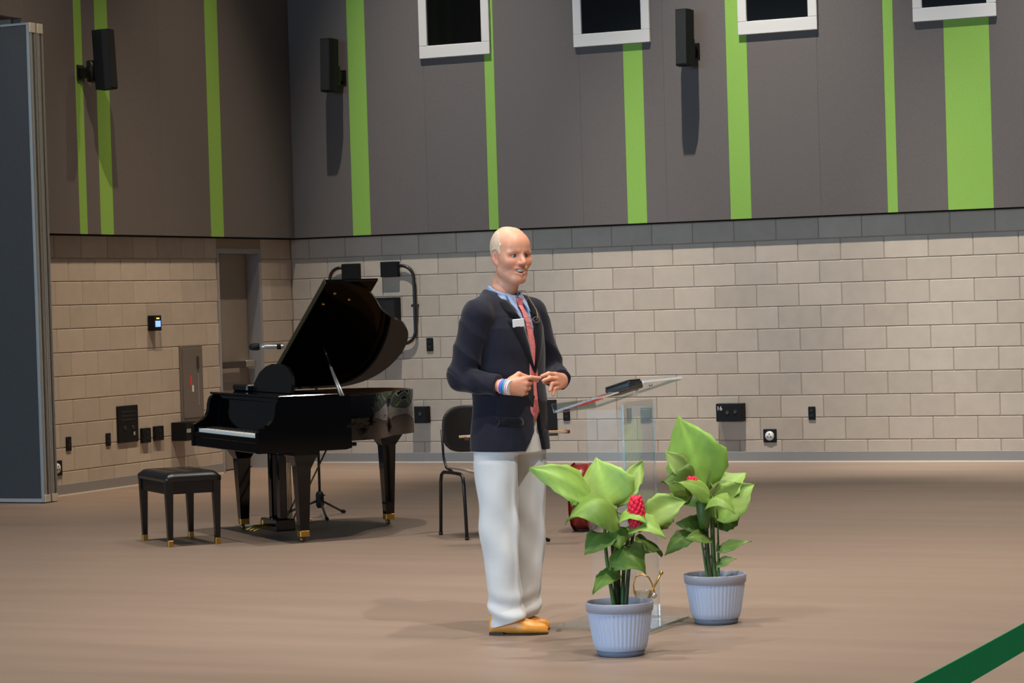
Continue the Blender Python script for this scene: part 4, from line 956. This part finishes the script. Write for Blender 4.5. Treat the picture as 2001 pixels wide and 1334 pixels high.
# local frame: x to the viewer's right, y away from the viewer, z up. The chest faces fd.
AL = math.radians(38); fd = np.array([math.cos(AL), -math.sin(AL), 0]); lf = np.array([math.sin(AL), math.cos(AL), 0])
C0 = np.array([-0.012, 0.0, 0.0])
def fl_(X, Y): return (X-C0[0])*fd[0]+(Y-C0[1])*fd[1], (X-C0[0])*lf[0]+(Y-C0[1])*lf[1]
def wpt(f_, l_, z): return C0+fd*f_+lf*l_+np.array([0, 0, z])
TZ = np.array([0.84, 0.90, 1.00, 1.10, 1.20, 1.32, 1.42, 1.48, 1.53, 1.57, 1.61, 1.66])
TA = np.array([0.158, 0.156, 0.150, 0.147, 0.146, 0.150, 0.146, 0.132, 0.108, 0.088, 0.072, 0.066])     # half depth
TB = np.array([0.205, 0.203, 0.196, 0.188, 0.186, 0.198, 0.205, 0.192, 0.150, 0.105, 0.078, 0.070])     # half width
TC = np.array([0.010, 0.010, 0.012, 0.014, 0.014, 0.008, 0.000, -0.010, -0.018, -0.018, -0.014, -0.008]) # offset to the front
NP = 2.35
def torso(off):
    def fn(X, Y, Z):
        F_, L_ = fl_(X, Y); a = np.interp(Z, TZ, TA)+off; b = np.interp(Z, TZ, TB)+off; c = np.interp(Z, TZ, TC)
        q = (np.abs((F_-c)/a)**NP+np.abs(L_/b)**NP)**(1/NP); return (q-1)*np.minimum(a, b)
    return fn
def front(l_, z, off=0.0):
    a = np.interp(z, TZ, TA)+off; b = np.interp(z, TZ, TB)+off; c = np.interp(z, TZ, TC)
    return c+a*max(0.0, 1-abs(l_/b)**NP)**(1/NP)
def onfront(l_, z, off=0.0):
    return Vector(wpt(front(l_, z, off), l_, z))
SHR, ELR, WRR = (-0.135, -0.160, 1.480), (-0.222, -0.150, 1.196), (-0.020, -0.268, 1.156)
SHL, ELL_, WRL = (0.113, 0.155, 1.480), (0.205, 0.200, 1.195), (0.243, -0.045, 1.168)
# ---- head frame
AH = math.radians(58); hf = np.array([math.cos(AH), -math.sin(AH), -0.03]); hf /= np.linalg.norm(hf); hl = np.array([math.sin(AH), math.cos(AH), 0.0]); hu = np.cross(hf, hl)
HC = np.array([0.026, -0.012, 1.757]); HR = np.array([hf, hl, hu])
def hp(a, b, c): return HC+hf*a+hl*b+hu*c
# ---- body: head, neck, trunk, arms, hands and legs in one surface
bd = Field((-0.34, -0.36, 0.03), (0.36, 0.34, 1.905), 0.0036)
bd.add(lambda X, Y, Z: np.maximum(torso(-0.045)(X, Y, Z), np.maximum(0.86-Z, Z-1.56)), (-0.26, -0.26, 0.86), (0.26, 0.26, 1.56), 0.02)
bd.limb([wpt(0, -0.09, 0.93), (-0.075, -0.07, 0.48), (-0.052, -0.045, 0.07)], [0.075, 0.052, 0.036], 0.02)
bd.limb([wpt(0, 0.09, 0.93), (0.060, 0.085, 0.48), (0.035, 0.11, 0.07)], [0.075, 0.052, 0.036], 0.02)
bd.limb([SHR, ELR, WRR], [0.045, 0.036, 0.027], 0.02); bd.limb([SHL, ELL_, WRL], [0.045, 0.036, 0.027], 0.02)
bd.limb([wpt(-0.03, 0, 1.52), hp(-0.032, 0, -0.075)], [0.060, 0.054], 0.02)                 # neck
bd.limb([hp(-0.01, 0, -0.15), hp(0.015, 0, -0.095)], [0.036, 0.036], 0.02)
bd.ell(hp(-0.012, 0, 0.030), (0.098, 0.0775, 0.100), 0.012, HR)                              # cranium
for s_ in (-1, 1): bd.ell(hp(-0.012, s_*0.024, 0.044), (0.088, 0.054, 0.078), 0.015, HR)     # broad crown
bd.ell(hp(0.020, 0, -0.042), (0.073, 0.069, 0.086), 0.025, HR)                               # face
bd.limb([hp(0.005, 0.055, -0.072), hp(0.058, 0.020, -0.112)], [0.020, 0.018], 0.025); bd.limb([hp(0.005, -0.055, -0.072), hp(0.058, -0.020, -0.112)], [0.020, 0.018], 0.025)
bd.ell(hp(0.070, 0, -0.108), (0.020, 0.024, 0.019), 0.018, HR)                               # chin
bd.ell(hp(0.066, 0, 0.045), (0.028, 0.050, 0.042), 0.03, HR)                                 # forehead
for s_ in (-1, 1):
    bd.ell(hp(0.062, s_*0.040, -0.034), (0.024, 0.024, 0.022), 0.016, HR)                    # cheek
    bd.limb([hp(0.086, s_*0.012, 0.020), hp(0.074, s_*0.052, 0.014)], [0.009, 0.007], 0.014) # brow ridge
    bd.ell(hp(0.030, s_*0.066, -0.018), (0.03, 0.008, 0.02), 0.02, HR)                       # cheekbone
# eye sockets
for s_ in (-1, 1):
    c_ = hp(0.099, s_*0.033, -0.002)
    bd.sub(lambda X, Y, Z, c_=c_: np.sqrt(((HR[0][0]*(X-c_[0])+HR[0][1]*(Y-c_[1])+HR[0][2]*(Z-c_[2]))/0.016)**2+((HR[1][0]*(X-c_[0])+HR[1][1]*(Y-c_[1]))/0.021)**2+((HR[2][0]*(X-c_[0])+HR[2][1]*(Y-c_[1])+HR[2][2]*(Z-c_[2]))/0.0125)**2)*0.0125-0.0125, c_-0.04, c_+0.04, 0.012)
bd.limb([hp(0.086, 0, 0.012), hp(0.104, 0, -0.022), hp(0.112, 0, -0.034)], [0.0085, 0.0095, 0.0115], 0.010)   # nose
for s_ in (-1, 1): bd.ell(hp(0.100, s_*0.012, -0.038), (0.010, 0.008, 0.008), 0.008, HR)
bd.limb([hp(0.083, -0.028, -0.060), hp(0.094, 0, -0.066), hp(0.083, 0.028, -0.060)], [0.005, 0.0065, 0.005], 0.010)  # upper lip
bd.limb([hp(0.080, -0.022, -0.082), hp(0.090, 0, -0.088), hp(0.080, 0.022, -0.082)], [0.005, 0.007, 0.005], 0.010)
cm = hp(0.096, 0, -0.074)                                                                     # open smile
bd.sub(lambda X, Y, Z: (np.sqrt(((HR[0][0]*(X-cm[0])+HR[0][1]*(Y-cm[1])+HR[0][2]*(Z-cm[2]))/0.016)**2+((HR[1][0]*(X-cm[0])+HR[1][1]*(Y-cm[1]))/0.031)**2+(((HR[2][0]*(X-cm[0])+HR[2][1]*(Y-cm[1])+HR[2][2]*(Z-cm[2]))-8.0*(HR[1][0]*(X-cm[0])+HR[1][1]*(Y-cm[1]))**2)/0.0100)**2)-1)*0.0100, cm-0.05, cm+0.05, 0.003)
for s_ in (-1, 1):                                                                            # ears
    Re = np.array([hf*0.94+hl*s_*-0.34, hl*0.94*s_+hf*0.34, hu]); bd.ell(hp(-0.012, s_*0.080, -0.012), (0.018, 0.007, 0.031), 0.006, Re)
    bd.ell(hp(-0.002, s_*0.079, -0.036), (0.010, 0.007, 0.012), 0.006, Re)
    ce_ = hp(-0.008, s_*0.090, -0.006); bd.sub(lambda X, Y, Z, c_=ce_: np.sqrt((X-c_[0])**2+(Y-c_[1])**2+((Z-c_[2])/1.7)**2)-0.009, ce_-0.03, ce_+0.03, 0.004)
# right hand: back of the hand to the viewer, fingers curled, thumb and index pinching
w_ = np.array(WRR); u_ = np.array([0.955, 0.26, 0.03]); u_ /= np.linalg.norm(u_); n_ = np.array([0.26, -0.955, 0.0]); up_ = np.array([-0.03, 0, 1.0])
KN = [w_+u_*d0+up_*h0+n_*q0 for d0, h0, q0 in ((0.092, 0.030, 0.006), (0.096, 0.008, 0.010), (0.090, -0.015, 0.008), (0.080, -0.036, 0.002))]
for i, kk in enumerate(KN): bd.limb([w_+up_*(0.012-0.009*i)+u_*0.005, kk], [0.022, 0.0135], 0.014)
PT = np.array([0.141, -0.205, 1.183])
bd.limb([KN[0], KN[0]+u_*0.030-n_*0.004+up_*0.004, PT+up_*0.006+n_*0.004], [0.0120, 0.0100, 0.0080], 0.005)
bd.limb([w_+u_*0.03+up_*0.030-n_*0.005, w_+u_*0.075+up_*0.052-n_*0.020, PT-up_*0.006-n_*0.008+u_*-0.01], [0.0140, 0.0115, 0.0085], 0.008)
for i, ln in ((1, 0.040), (2, 0.037), (3, 0.031)):
    a_ = KN[i]; b_ = a_+u_*ln*0.72-n_*ln*0.62; c_ = b_-n_*0.024-u_*0.012; e_ = c_-u_*0.020+n_*0.004
    bd.limb([a_, b_, c_, e_], [0.0120, 0.0105, 0.0095, 0.0085], 0.004)
# left hand: comes round from the far side, index and thumb meeting the other hand
w2 = np.array(WRL)
K2 = [np.array(p_) for p_ in ((0.212, -0.138, 1.200), (0.217, -0.142, 1.180), (0.222, -0.138, 1.160), (0.228, -0.128, 1.142))]
for i, kk in enumerate(K2): bd.limb([w2+np.array([0, 0, 0.014-0.009*i]), kk], [0.022, 0.0135], 0.014)
bd.limb([K2[0], (0.182, -0.172, 1.207), (0.150, -0.192, 1.197)], [0.0120, 0.0100, 0.0080], 0.005)
bd.limb([K2[1], (0.187, -0.182, 1.186), (0.156, -0.203, 1.176)], [0.0120, 0.0105, 0.0085], 0.004)
bd.limb([K2[2], (0.196, -0.180, 1.160), (0.186, -0.192, 1.130)], [0.0115, 0.0100, 0.0080], 0.004)
bd.limb([K2[3], (0.206, -0.170, 1.136), (0.200, -0.180, 1.108)], [0.0110, 0.0095, 0.0075], 0.004)
bd.limb([w2+np.array([-0.012, -0.03, 0.012]), (0.196, -0.130, 1.172), (0.160, -0.180, 1.168)], [0.0140, 0.0115, 0.0085], 0.008)
body, BP = bd.build('body', 'skin', man)
q = BP-HC; hx, hy, hz = q@hf, q@hl, q@hu
base_c = np.array(lin((234, 168, 136))); colr = np.tile(base_c, (len(BP), 1))
def blend(mask, c):
    global colr
    c = np.array(lin(c)); colr = colr*(1-mask[:, None])+c*mask[:, None]
head = (BP[:, 2] > 1.58)
g_ = lambda a, b, c, ra, rb, rc: np.exp(-(((hx-a)/ra)**2+((np.abs(hy)-b)/rb)**2+((hz-c)/rc)**2))*head
blend(0.55*g_(0.112, 0, -0.034, 0.02, 0.016, 0.016), (226, 120, 112))
blend(0.45*g_(0.075, 0.042, -0.034, 0.03, 0.022, 0.022), (214, 112, 92))
blend(0.5*g_(0.0, 0.082, -0.012, 0.03, 0.02, 0.035), (214, 128, 110))
blend(0.8*g_(0.088, 0, -0.0655, 0.02, 0.026, 0.004), (190, 96, 90)); blend(0.8*g_(0.088, 0, -0.087, 0.02, 0.022, 0.005), (196, 100, 94))
blend(0.9*((((hy/0.026)**2+((hz+0.074-8*hy**2)/0.007)**2) < 1) & (hx > 0.06) & (hx < 0.092)).astype(float), (110, 40, 40))
blend(0.35*g_(0.085, 0.033, -0.002, 0.02, 0.02, 0.010), (176, 110, 92))
blend(0.55*np.clip((hz-0.045)/0.05, 0, 1)*np.clip((0.07-hx)/0.06, 0, 1)*head, (238, 212, 186))
hands = (BP[:, 2] < 1.3).astype(float); blend(0.5*hands, (224, 152, 122))
at = body.data.color_attributes.new('skincol', 'FLOAT_COLOR', 'POINT'); at.data.foreach_set('color', np.concatenate([colr, np.ones((len(colr), 1))], 1).ravel().astype(np.float32))
# face details
def vec(a): return Vector([float(x) for x in a])
Mh = Matrix((vec(hf), vec(hl), vec(hu))).transposed().to_4x4()
for s_ in (-1, 1):
    e_ = MB().ell(vec(hp(0.0755, s_*0.033, -0.002)), (0.0105, 0.0130, 0.0085), 14, 10, Mh).build('eye', 'eye_white', man)
    MB().ell(vec(hp(0.0835, s_*0.0325, -0.002)), (0.0040, 0.0066, 0.0066), 12, 8, Mh).build('iris', 'eye_iris', e_)
    MB().tube([vec(hp(0.081, s_*0.017, 0.0075)), vec(hp(0.0885, s_*0.030, 0.0105)), vec(hp(0.0835, s_*0.045, 0.0065)), vec(hp(0.076, s_*0.052, 0.0))], [0.003, 0.0036, 0.003, 0.002], 6).build('upper_lid', 'lid_skin', e_)
    MB().tube([vec(hp(0.092, s_*0.014, 0.0215)), vec(hp(0.091, s_*0.034, 0.0265)), vec(hp(0.080, s_*0.056, 0.0185))], [0.0035, 0.0040, 0.002], 6, flat=0.7).build('eyebrow', 'brow', man)
mth = MB()
for i in range(8):
    y_ = -0.0238+i*0.0068; x_ = 0.0875-13*y_*y_; z_ = -0.0700+8*y_*y_; mth.box((-0.003, -0.0031, -0.0058), (0.003, 0.0031, 0.0058), 0.0012, Matrix.Translation(vec(hp(x_, y_, z_))) @ Mh)
te = mth.build('teeth', 'teeth', man); te['kind'] = 'stuff'
# short pale hair over the sides, back and crown
sl_, (hX, hY, hZ) = bd._box(HC-0.14, HC+0.15)
ha = Field(bd.lo+bd.h*np.array([q_.start for q_ in sl_]), bd.lo+bd.h*np.array([q_.stop-1 for q_ in sl_]), bd.h)
dx, dy, dz = hX-HC[0], hY-HC[1], hZ-HC[2]
ha_a = hf[0]*dx+hf[1]*dy+hf[2]*dz; ha_b = hl[0]*dx+hl[1]*dy; ha_c = hu[0]*dx+hu[1]*dy+hu[2]*dz
line = ha_a-(-0.028+2.6*np.clip(np.abs(ha_b)-0.052, 0, 0.024)+0.004*np.sin(160*ha_c)-0.5*np.maximum(0, 0.02-ha_c))     # hairline
low = -(ha_c+0.055)
ear = 0.034-np.sqrt((ha_a+0.010)**2+((np.abs(ha_b)-0.082)*0.8)**2+((ha_c+0.014)*0.85)**2)
hF = np.maximum(np.maximum(bd.F[sl_]-0.0026, line), np.maximum(low, ear))
ha.F = np.full(hF.shape, 0.2, np.float32); ha.F[1:-1, 1:-1, 1:-1] = hF[1:-1, 1:-1, 1:-1]; ha.n = np.array(hF.shape); ha.build('hair', 'hair', man)
# ---- trousers
tr = Field((-0.34, -0.34, 0.02), (0.34, 0.36, 1.08), 0.0045)
tr.add(lambda X, Y, Z: np.maximum(torso(-0.022)(X, Y, Z), np.maximum(0.84-Z, Z-1.04)), (-0.25, -0.25, 0.84), (0.25, 0.25, 1.04), 0.03)
def leg_fn(pts, rad, hem, ph):
    pts = np.array(pts); zz = pts[::-1, 2]
    def fn(X, Y, Z):
        cx_ = np.interp(Z, zz, pts[::-1, 0]); cy_ = np.interp(Z, zz, pts[::-1, 1]); r = np.interp(Z, zz, np.array(rad)[::-1])
        F_ = (X-cx_)*fd[0]+(Y-cy_)*fd[1]; L_ = (X-cx_)*lf[0]+(Y-cy_)*lf[1]; th = np.arctan2(L_, F_)
        fold = 0.0042*np.sin(26*Z+2.0*np.sin(th)+1.6*th+ph)*np.exp(-((Z-0.50)/0.22)**2)+0.009*np.sin(62*Z+2.2*np.cos(th+ph)+ph)*np.exp(-((Z-0.10)/0.075)**2)+0.0030*np.sin(17*Z-2.5*th+ph)
        crease = 0.010*np.exp(-(th/0.16)**2)*np.exp(-((Z-0.5)/0.4)**2)
        return np.maximum(np.sqrt((F_/1.06)**2+(L_/0.96)**2)-r-fold-crease, hem+0.30*(X-cx_)-Z)*0.9
    return fn
tr.add(leg_fn([(-0.070, -0.075, 0.95), (-0.072, -0.076, 0.80), (-0.066, -0.070, 0.50), (-0.054, -0.058, 0.25), (-0.036, -0.045, 0.02)], [0.080, 0.100, 0.089, 0.079, 0.078], 0.055, 0.4), (-0.22, -0.22, 0.03), (0.08, 0.09, 0.95), 0.02)
tr.add(leg_fn([(0.055, 0.075, 0.95), (0.060, 0.080, 0.80), (0.062, 0.088, 0.50), (0.055, 0.098, 0.25), (0.030, 0.115, 0.02)], [0.080, 0.100, 0.086, 0.072, 0.074], 0.055, 2.1), (-0.09, -0.05, 0.03), (0.22, 0.26, 0.95), 0.02)
tr.sub(lambda X, Y, Z: np.maximum(np.abs(fl_(X, Y)[1])-0.004, 0.62-Z)+0*Z+np.maximum(0, Z-0.80)*1.0, (-0.2, -0.2, 0.55), (0.3, 0.3, 0.82), 0.02)
tr.build('trousers', 'trouser', man)
# ---- shirt, collar, tie
sh_ = Field((-0.27, -0.28, 0.98), (0.29, 0.28, 1.64), 0.0045)
sh_.add(lambda X, Y, Z: np.maximum(torso(-0.014)(X, Y, Z), np.maximum(1.0-Z, Z-(1.572+0.16*(-fl_(X, Y)[0])))), (-0.26, -0.26, 1.0), (0.26, 0.26, 1.60), 0.0)
nk = wpt(-0.022, 0, 0)
def col_fn(X, Y, Z):
    F_, L_ = fl_(X, Y); c = -0.022+0.25*(Z-1.52)
    r = np.sqrt(((F_-c)/0.074)**2+(L_/0.070)**2); return np.maximum(np.abs(r-1)*0.07-0.0045, np.maximum(1.52-Z, Z-(1.602-0.42*np.maximum(F_-c, -0.04))))
sh_.add(col_fn, (-0.12, -0.12, 1.50), (0.12, 0.12, 1.63), 0.004)
sh_.build('shirt', 'shirt', man)
def strip(name, rows, m, off0, th=0.004, parent=man):
    # rows: list of (z, l_left, l_right); laid over the chest
    b = MB(); n_c = 4; vs = []
    for z, a, c in rows:
        for k in range(n_c+1): vs.append(onfront(a+(c-a)*k/n_c, z, off0))
    N = len(vs); vs2 = [v-Vector(fd)*th for v in vs]; fs = []
    for i in range(len(rows)-1):
        for k in range(n_c): a = i*(n_c+1)+k; fs += [(a, a+1, a+n_c+2, a+n_c+1), (N+a, N+a+n_c+1, N+a+n_c+2, N+a+1)]
    rim = list(range(n_c+1))+[i*(n_c+1)+n_c for i in range(1, len(rows))]+[(len(rows)-1)*(n_c+1)+k for k in range(n_c-1, -1, -1)]+[i*(n_c+1) for i in range(len(rows)-2, 0, -1)]
    fs += [(rim[i], N+rim[i], N+rim[(i+1) % len(rim)], rim[(i+1) % len(rim)]) for i in range(len(rim))]
    return b.add(vs+vs2, fs, True).build(name, m, parent)
TL = 0.004
strip('tie', [(1.528, TL-0.014, TL+0.014), (1.50, TL-0.013, TL+0.013), (1.44, TL-0.018, TL+0.018), (1.36, TL-0.023, TL+0.023), (1.26, TL-0.028, TL+0.028), (1.16, TL-0.032, TL+0.032), (1.06, TL-0.037, TL+0.037), (1.035, TL-0.034, TL+0.034), (0.99, TL-0.002, TL+0.002)], 'tie', 0.0)
kn = MB().prism([(-0.019, 0.022), (0.019, 0.022), (0.013, -0.020), (-0.013, -0.020)], -0.012, 0.010, Matrix.Translation(onfront(TL, 1.535, -0.004)) @ Matrix((vec(lf), Vector((0, 0, 1)), vec(fd))).transposed().to_4x4()).build('tie_knot', 'tie', man)
for s_ in (-1, 1):
    P0 = [onfront(s_*0.012, 1.565, 0.004), onfront(s_*0.055, 1.582, 0.004), onfront(s_*0.062, 1.535, 0.006), onfront(s_*0.045, 1.492, 0.006)]
    b = MB(); b.add([tuple(v) for v in P0]+[tuple(v-Vector(fd)*0.004) for v in P0], [(0, 1, 2, 3), (7, 6, 5, 4)]+[(i, 4+i, 4+(i+1) % 4, (i+1) % 4) for i in range(4)]).build('collar_point', 'shirt', man)
# ---- jacket
jk = Field((-0.36, -0.34, 0.83), (0.36, 0.34, 1.64), 0.0042)
def jt(X, Y, Z):
    F_, L_ = fl_(X, Y); fold = 0.003*np.sin(24*Z+9*L_)*np.exp(-((Z-1.08)/0.14)**2)+0.004*np.sin(30*(Z+0.6*L_))*np.exp(-((L_+0.12)/0.08)**2)*np.exp(-((Z-1.25)/0.12)**2)
    top = 1.600-0.55*np.maximum(0, F_+0.045)
    hem = 0.853-0.05*(L_*0.3)+0.0*F_
    return np.maximum(torso(0.0)(X, Y, Z)-fold, np.maximum(hem-Z, Z-top))
jk.add(jt, (-0.27, -0.27, 0.85), (0.28, 0.27, 1.62), 0.0)
def sleeve(a, b_, c, r, ph, up):
    a, b_, c = map(np.array, (a, b_, c))
    for p0, p1, r0, r1, fr in ((a, b_, r[0], r[1], 17.0), (b_, c, r[1], r[2], 24.0)):
        ab = p1-p0; L2 = float(ab@ab)
        def fn(X, Y, Z, p0=p0, ab=ab, L2=L2, r0=r0, r1=r1, fr=fr):
            tt = ((X-p0[0])*ab[0]+(Y-p0[1])*ab[1]+(Z-p0[2])*ab[2])/L2; t = np.clip(tt, 0, 1)
            d_ = np.sqrt((X-p0[0]-t*ab[0])**2+(Y-p0[1]-t*ab[1])**2+(Z-p0[2]-t*ab[2])**2)-(r0+(r1-r0)*t)
            return d_-0.0135*(0.5-np.abs(np.sin(0.5*fr*1.9*(Z*1.5+X*1.2+0.02*np.sin(40*Y))+ph)))*(0.35+0.65*np.exp(-((tt-(1 if fr < 20 else 0))/0.45)**2))
        rr = max(r0, r1); jk.add(fn, np.minimum(p0, p1)-rr-0.01, np.maximum(p0, p1)+rr+0.01, 0.012)
    # square cuff: cut everything past the wrist plane
    ax = c-b_; ax = ax/np.linalg.norm(ax); ct = c-ax*0.012
    def cut(X, Y, Z): return np.maximum(-((X-ct[0])*ax[0]+(Y-ct[1])*ax[1]+(Z-ct[2])*ax[2]), np.sqrt((X-c[0])**2+(Y-c[1])**2+(Z-c[2])**2)-0.085)
    return cut, c
jk.limb([wpt(-0.02, -0.05, 1.535), np.array(SHR)+np.array([0, 0, 0.008])], [0.062, 0.070], 0.03); jk.limb([wpt(-0.02, 0.05, 1.535), np.array(SHL)+np.array([0, 0, 0.008])], [0.062, 0.070], 0.03)
cR = sleeve(SHR, ELR, (-0.040, -0.256, 1.160), (0.076, 0.064, 0.047), 0.5, 1); cL = sleeve(SHL, ELL_, (0.242, -0.020, 1.172), (0.076, 0.062, 0.047), 1.7, 1)
for cut, c in (cR, cL):
    # keep the trunk out of the cut
    jk.sub(lambda X, Y, Z, cut=cut: np.maximum(cut(X, Y, Z), 0.004-torso(0.0)(X, Y, Z)), c-0.10, c+0.10, 0.003)
# opening: V above the button, spreading below it
BZ = 1.205
def vee(X, Y, Z):
    F_, L_ = fl_(X, Y); up = np.maximum(0, Z-BZ); dn = np.maximum(0, BZ-0.03-Z)
    hi = np.where(Z > BZ-0.015, 0.205*up+0.10*np.maximum(0, up-0.26), 0.010+0.13*dn+0.15*np.maximum(0, dn-0.22)); lo = np.where(Z > BZ-0.015, -0.205*up-0.10*np.maximum(0, up-0.26), -0.006-0.03*dn-0.75*np.maximum(0, dn-0.235)**1.0)
    inside = np.maximum(L_-TL-hi, lo-L_+TL); return np.maximum(np.maximum(inside, 0.02-F_), -(torso(0.0)(X, Y, Z)+0.032))
jk.sub(vee, (-0.25, -0.3, 0.84), (0.3, 0.25, 1.63), 0.003)
nkc = wpt(-0.022, 0, 0)
def neckhole(X, Y, Z):
    F_, L_ = fl_(X, Y); return np.maximum((np.sqrt(((F_+0.014)/0.080)**2+(L_/0.076)**2)-1)*0.07, 1.50-Z)
jk.sub(neckhole, (-0.15, -0.15, 1.49), (0.15, 0.15, 1.65), 0.004)
jk.build('jacket', 'jacket', man)
# lapels, pocket flap, button
def patch(name, poly, m, off, th, parent=man):
    # polygon in (l, z) laid on the jacket front, tessellated as a strip between two edges
    A, Bp = poly; rows = []
    b = MB(); vs = []; n_c = 4
    for (la, za), (lb, zb) in zip(A, Bp):
        for k in range(n_c+1):
            t = k/n_c; bulge = 0.009*math.sin(PI*t); vs.append(onfront(la+(lb-la)*t, za+(zb-za)*t, off+bulge))
    N = len(vs); vs2 = [v-Vector(fd)*th for v in vs]; fs = []; nr = len(A)
    for i in range(nr-1):
        for k in range(n_c): a = i*(n_c+1)+k; fs += [(a, a+1, a+n_c+2, a+n_c+1), (N+a, N+a+n_c+1, N+a+n_c+2, N+a+1)]
    rim = list(range(n_c+1))+[i*(n_c+1)+n_c for i in range(1, nr)]+[(nr-1)*(n_c+1)+k for k in range(n_c-1, -1, -1)]+[i*(n_c+1) for i in range(nr-2, 0, -1)]
    fs += [(rim[i], N+rim[i], N+rim[(i+1) % len(rim)], rim[(i+1) % len(rim)]) for i in range(len(rim))]
    return b.add([tuple(v) for v in vs+vs2], fs, True).build(name, m, parent)
def vl(z): up = max(0, z-BZ); return 0.205*up+0.10*max(0, up-0.26)
for s_ in (-1, 1):
    zs = [1.21, 1.27, 1.33, 1.39, 1.43, 1.455]
    wd = [0.004, 0.034, 0.055, 0.071, 0.080, 0.078]
    patch('lapel', ([(TL+s_*(vl(z)-0.002), z) for z in zs], [(TL+s_*(vl(z)+w), z+0.012) for z, w in zip(zs, wd)]), 'lapel', 0.005, 0.008)
    zs = [1.462, 1.49, 1.52, 1.545]; wd = [0.058, 0.056, 0.046, 0.036]
    patch('collar', ([(TL+s_*(vl(z)-0.002), z) for z in zs], [(TL+s_*(vl(z)+w), z+0.016) for z, w in zip(zs, wd)]), 'lapel', 0.006, 0.010)
Mf = lambda l_, z, off: Matrix.Translation(onfront(l_, z, off)) @ Matrix((vec(lf), Vector((0, 0, 1)), vec(fd))).transposed().to_4x4()
MB().lathe([(0.009, 0), (0.009, 0.003), (0.0, 0.004)], 12, Mf(TL-0.016, 1.10, 0.002)).build('button', 'button', man)
patch('pocket_flap', ([(-0.185, 1.02), (-0.150, 1.015), (-0.115, 1.012), (-0.09, 1.010)], [(-0.185, 0.972), (-0.150, 0.968), (-0.115, 0.966), (-0.09, 0.964)]), 'lapel', 0.003, 0.006)
bg = MB().box((-0.031, -0.019, 0.0), (0.031, 0.019, 0.004), 0.002, Mf(-0.083, 1.443, 0.014) @ Matrix.Rotation(math.radians(4), 4, 'Z') @ Matrix.Rotation(math.radians(-22), 4, 'Y')).build('name_badge', 'badge', man, label='white name badge')
# wrist bands
axr = (np.array(WRR)-np.array(ELR)); axr /= np.linalg.norm(axr)
qb = vec(axr).to_track_quat('Z', 'Y').to_matrix().to_4x4()
for dd, m_, wdt in ((-0.020, 'band_pink', 0.006), (-0.010, 'band_blue', 0.013), (0.005, 'band_teal', 0.006), (0.013, 'band_pink', 0.009), (0.024, 'band_white', 0.007)):
    MB().lathe([(0.0325, 0), (0.0345, 0.001), (0.0345, wdt-0.001), (0.0325, wdt)], 22, Matrix.Translation(vec(np.array(WRR)+axr*(dd))) @ qb).build('wristband', m_, man)
# spectacles hanging on a cord
gl = MB().tube([vec(hp(-0.05, 0.052, -0.17)), vec(hp(0.01, 0.070, -0.165)), onfront(0.085, 1.545, 0.02), onfront(0.088, 1.50, 0.02), onfront(0.062, 1.462, 0.022), onfront(0.045, 1.458, 0.022)], 0.0022, 6).build('glasses_cord', 'cord', man)
for dx in (-0.028, 0.032):
    Mg = Mf(0.01+dx, 1.455, 0.022); pts = [Mg @ Vector((0.025*math.cos(a), 0.013*math.sin(a), 0)) for a in np.linspace(0, 2*PI, 17)]
    MB().tube([tuple(p_) for p_ in pts], 0.0016, 6, False).build('spectacle_rim', 'cord', man)
MB().tube([tuple(onfront(-0.004, 1.458, 0.022)), tuple(onfront(0.018, 1.458, 0.022))], 0.002, 6).build('bridge', 'cord', man)
# shoes
def shoe(cx_, cy_, ang, L=0.30):
    u = np.array([math.cos(ang), math.sin(ang), 0]); v = np.array([-math.sin(ang), math.cos(ang), 0]); c0 = np.array([cx_, cy_, 0])
    lo = c0-0.24; hi = c0+0.24; lo[2] = 0; hi[2] = 0.17
    def lw(a):   # half width along the sole
        t = np.clip(a/L, 0, 1); return 0.050*np.clip(np.sin(np.pi*np.clip(t*0.92+0.06, 0, 1)), 0, 1)**0.38*(0.80+0.26*np.exp(-((t-0.68)/0.22)**2))
    fs_ = Field(lo, hi, 0.004)
    def up(X, Y, Z):
        a = (X-c0[0])*u[0]+(Y-c0[1])*u[1]+0.085; b = (X-c0[0])*v[0]+(Y-c0[1])*v[1]; t = np.clip(a/L, 0, 1)
        top = np.interp(t, [0, 0.12, 0.30, 0.45, 0.62, 0.80, 0.95, 1.0], [0.085, 0.098, 0.100, 0.092, 0.070, 0.055, 0.045, 0.030])
        w = lw(a)*(1-0.25*np.clip((Z-0.03)/0.07, 0, 1)); zc = (top+0.008)/2; hz_ = (top-0.008)/2+0.004
        q = ((np.abs(b)/np.maximum(w, 1e-3))**2.6+(np.abs(Z-zc)/hz_)**2.6)**(1/2.6)
        return np.maximum((q-1)*0.03, np.maximum(-a, a-L))
    fs_.add(up, lo, hi, 0.0); o_, _ = fs_.build('shoe', 'shoe', man)
    pts = []
    for i in range(25):
        t = i/24; pts.append((L*t-0.085, float(lw(np.array(L*t)))+0.004))
    ol_ = [tuple((c0+u*a+v*b)[:2]) for a, b in pts]+[tuple((c0+u*a-v*b)[:2]) for a, b in pts[::-1]]
    MB().prism(ol_, 0.0, 0.007).build('sole', 'sole', o_)
    hl_ = [tuple((c0+u*a+v*b)[:2]) for a, b in pts[:7]]+[tuple((c0+u*a-v*b)[:2]) for a, b in pts[:7][::-1]]
    MB().prism(hl_, 0.0065, 0.014).build('heel', 'sole', o_)
shoe(-0.040, -0.050, math.radians(-8), 0.272); shoe(-0.030, 0.115, math.radians(-10), 0.272)
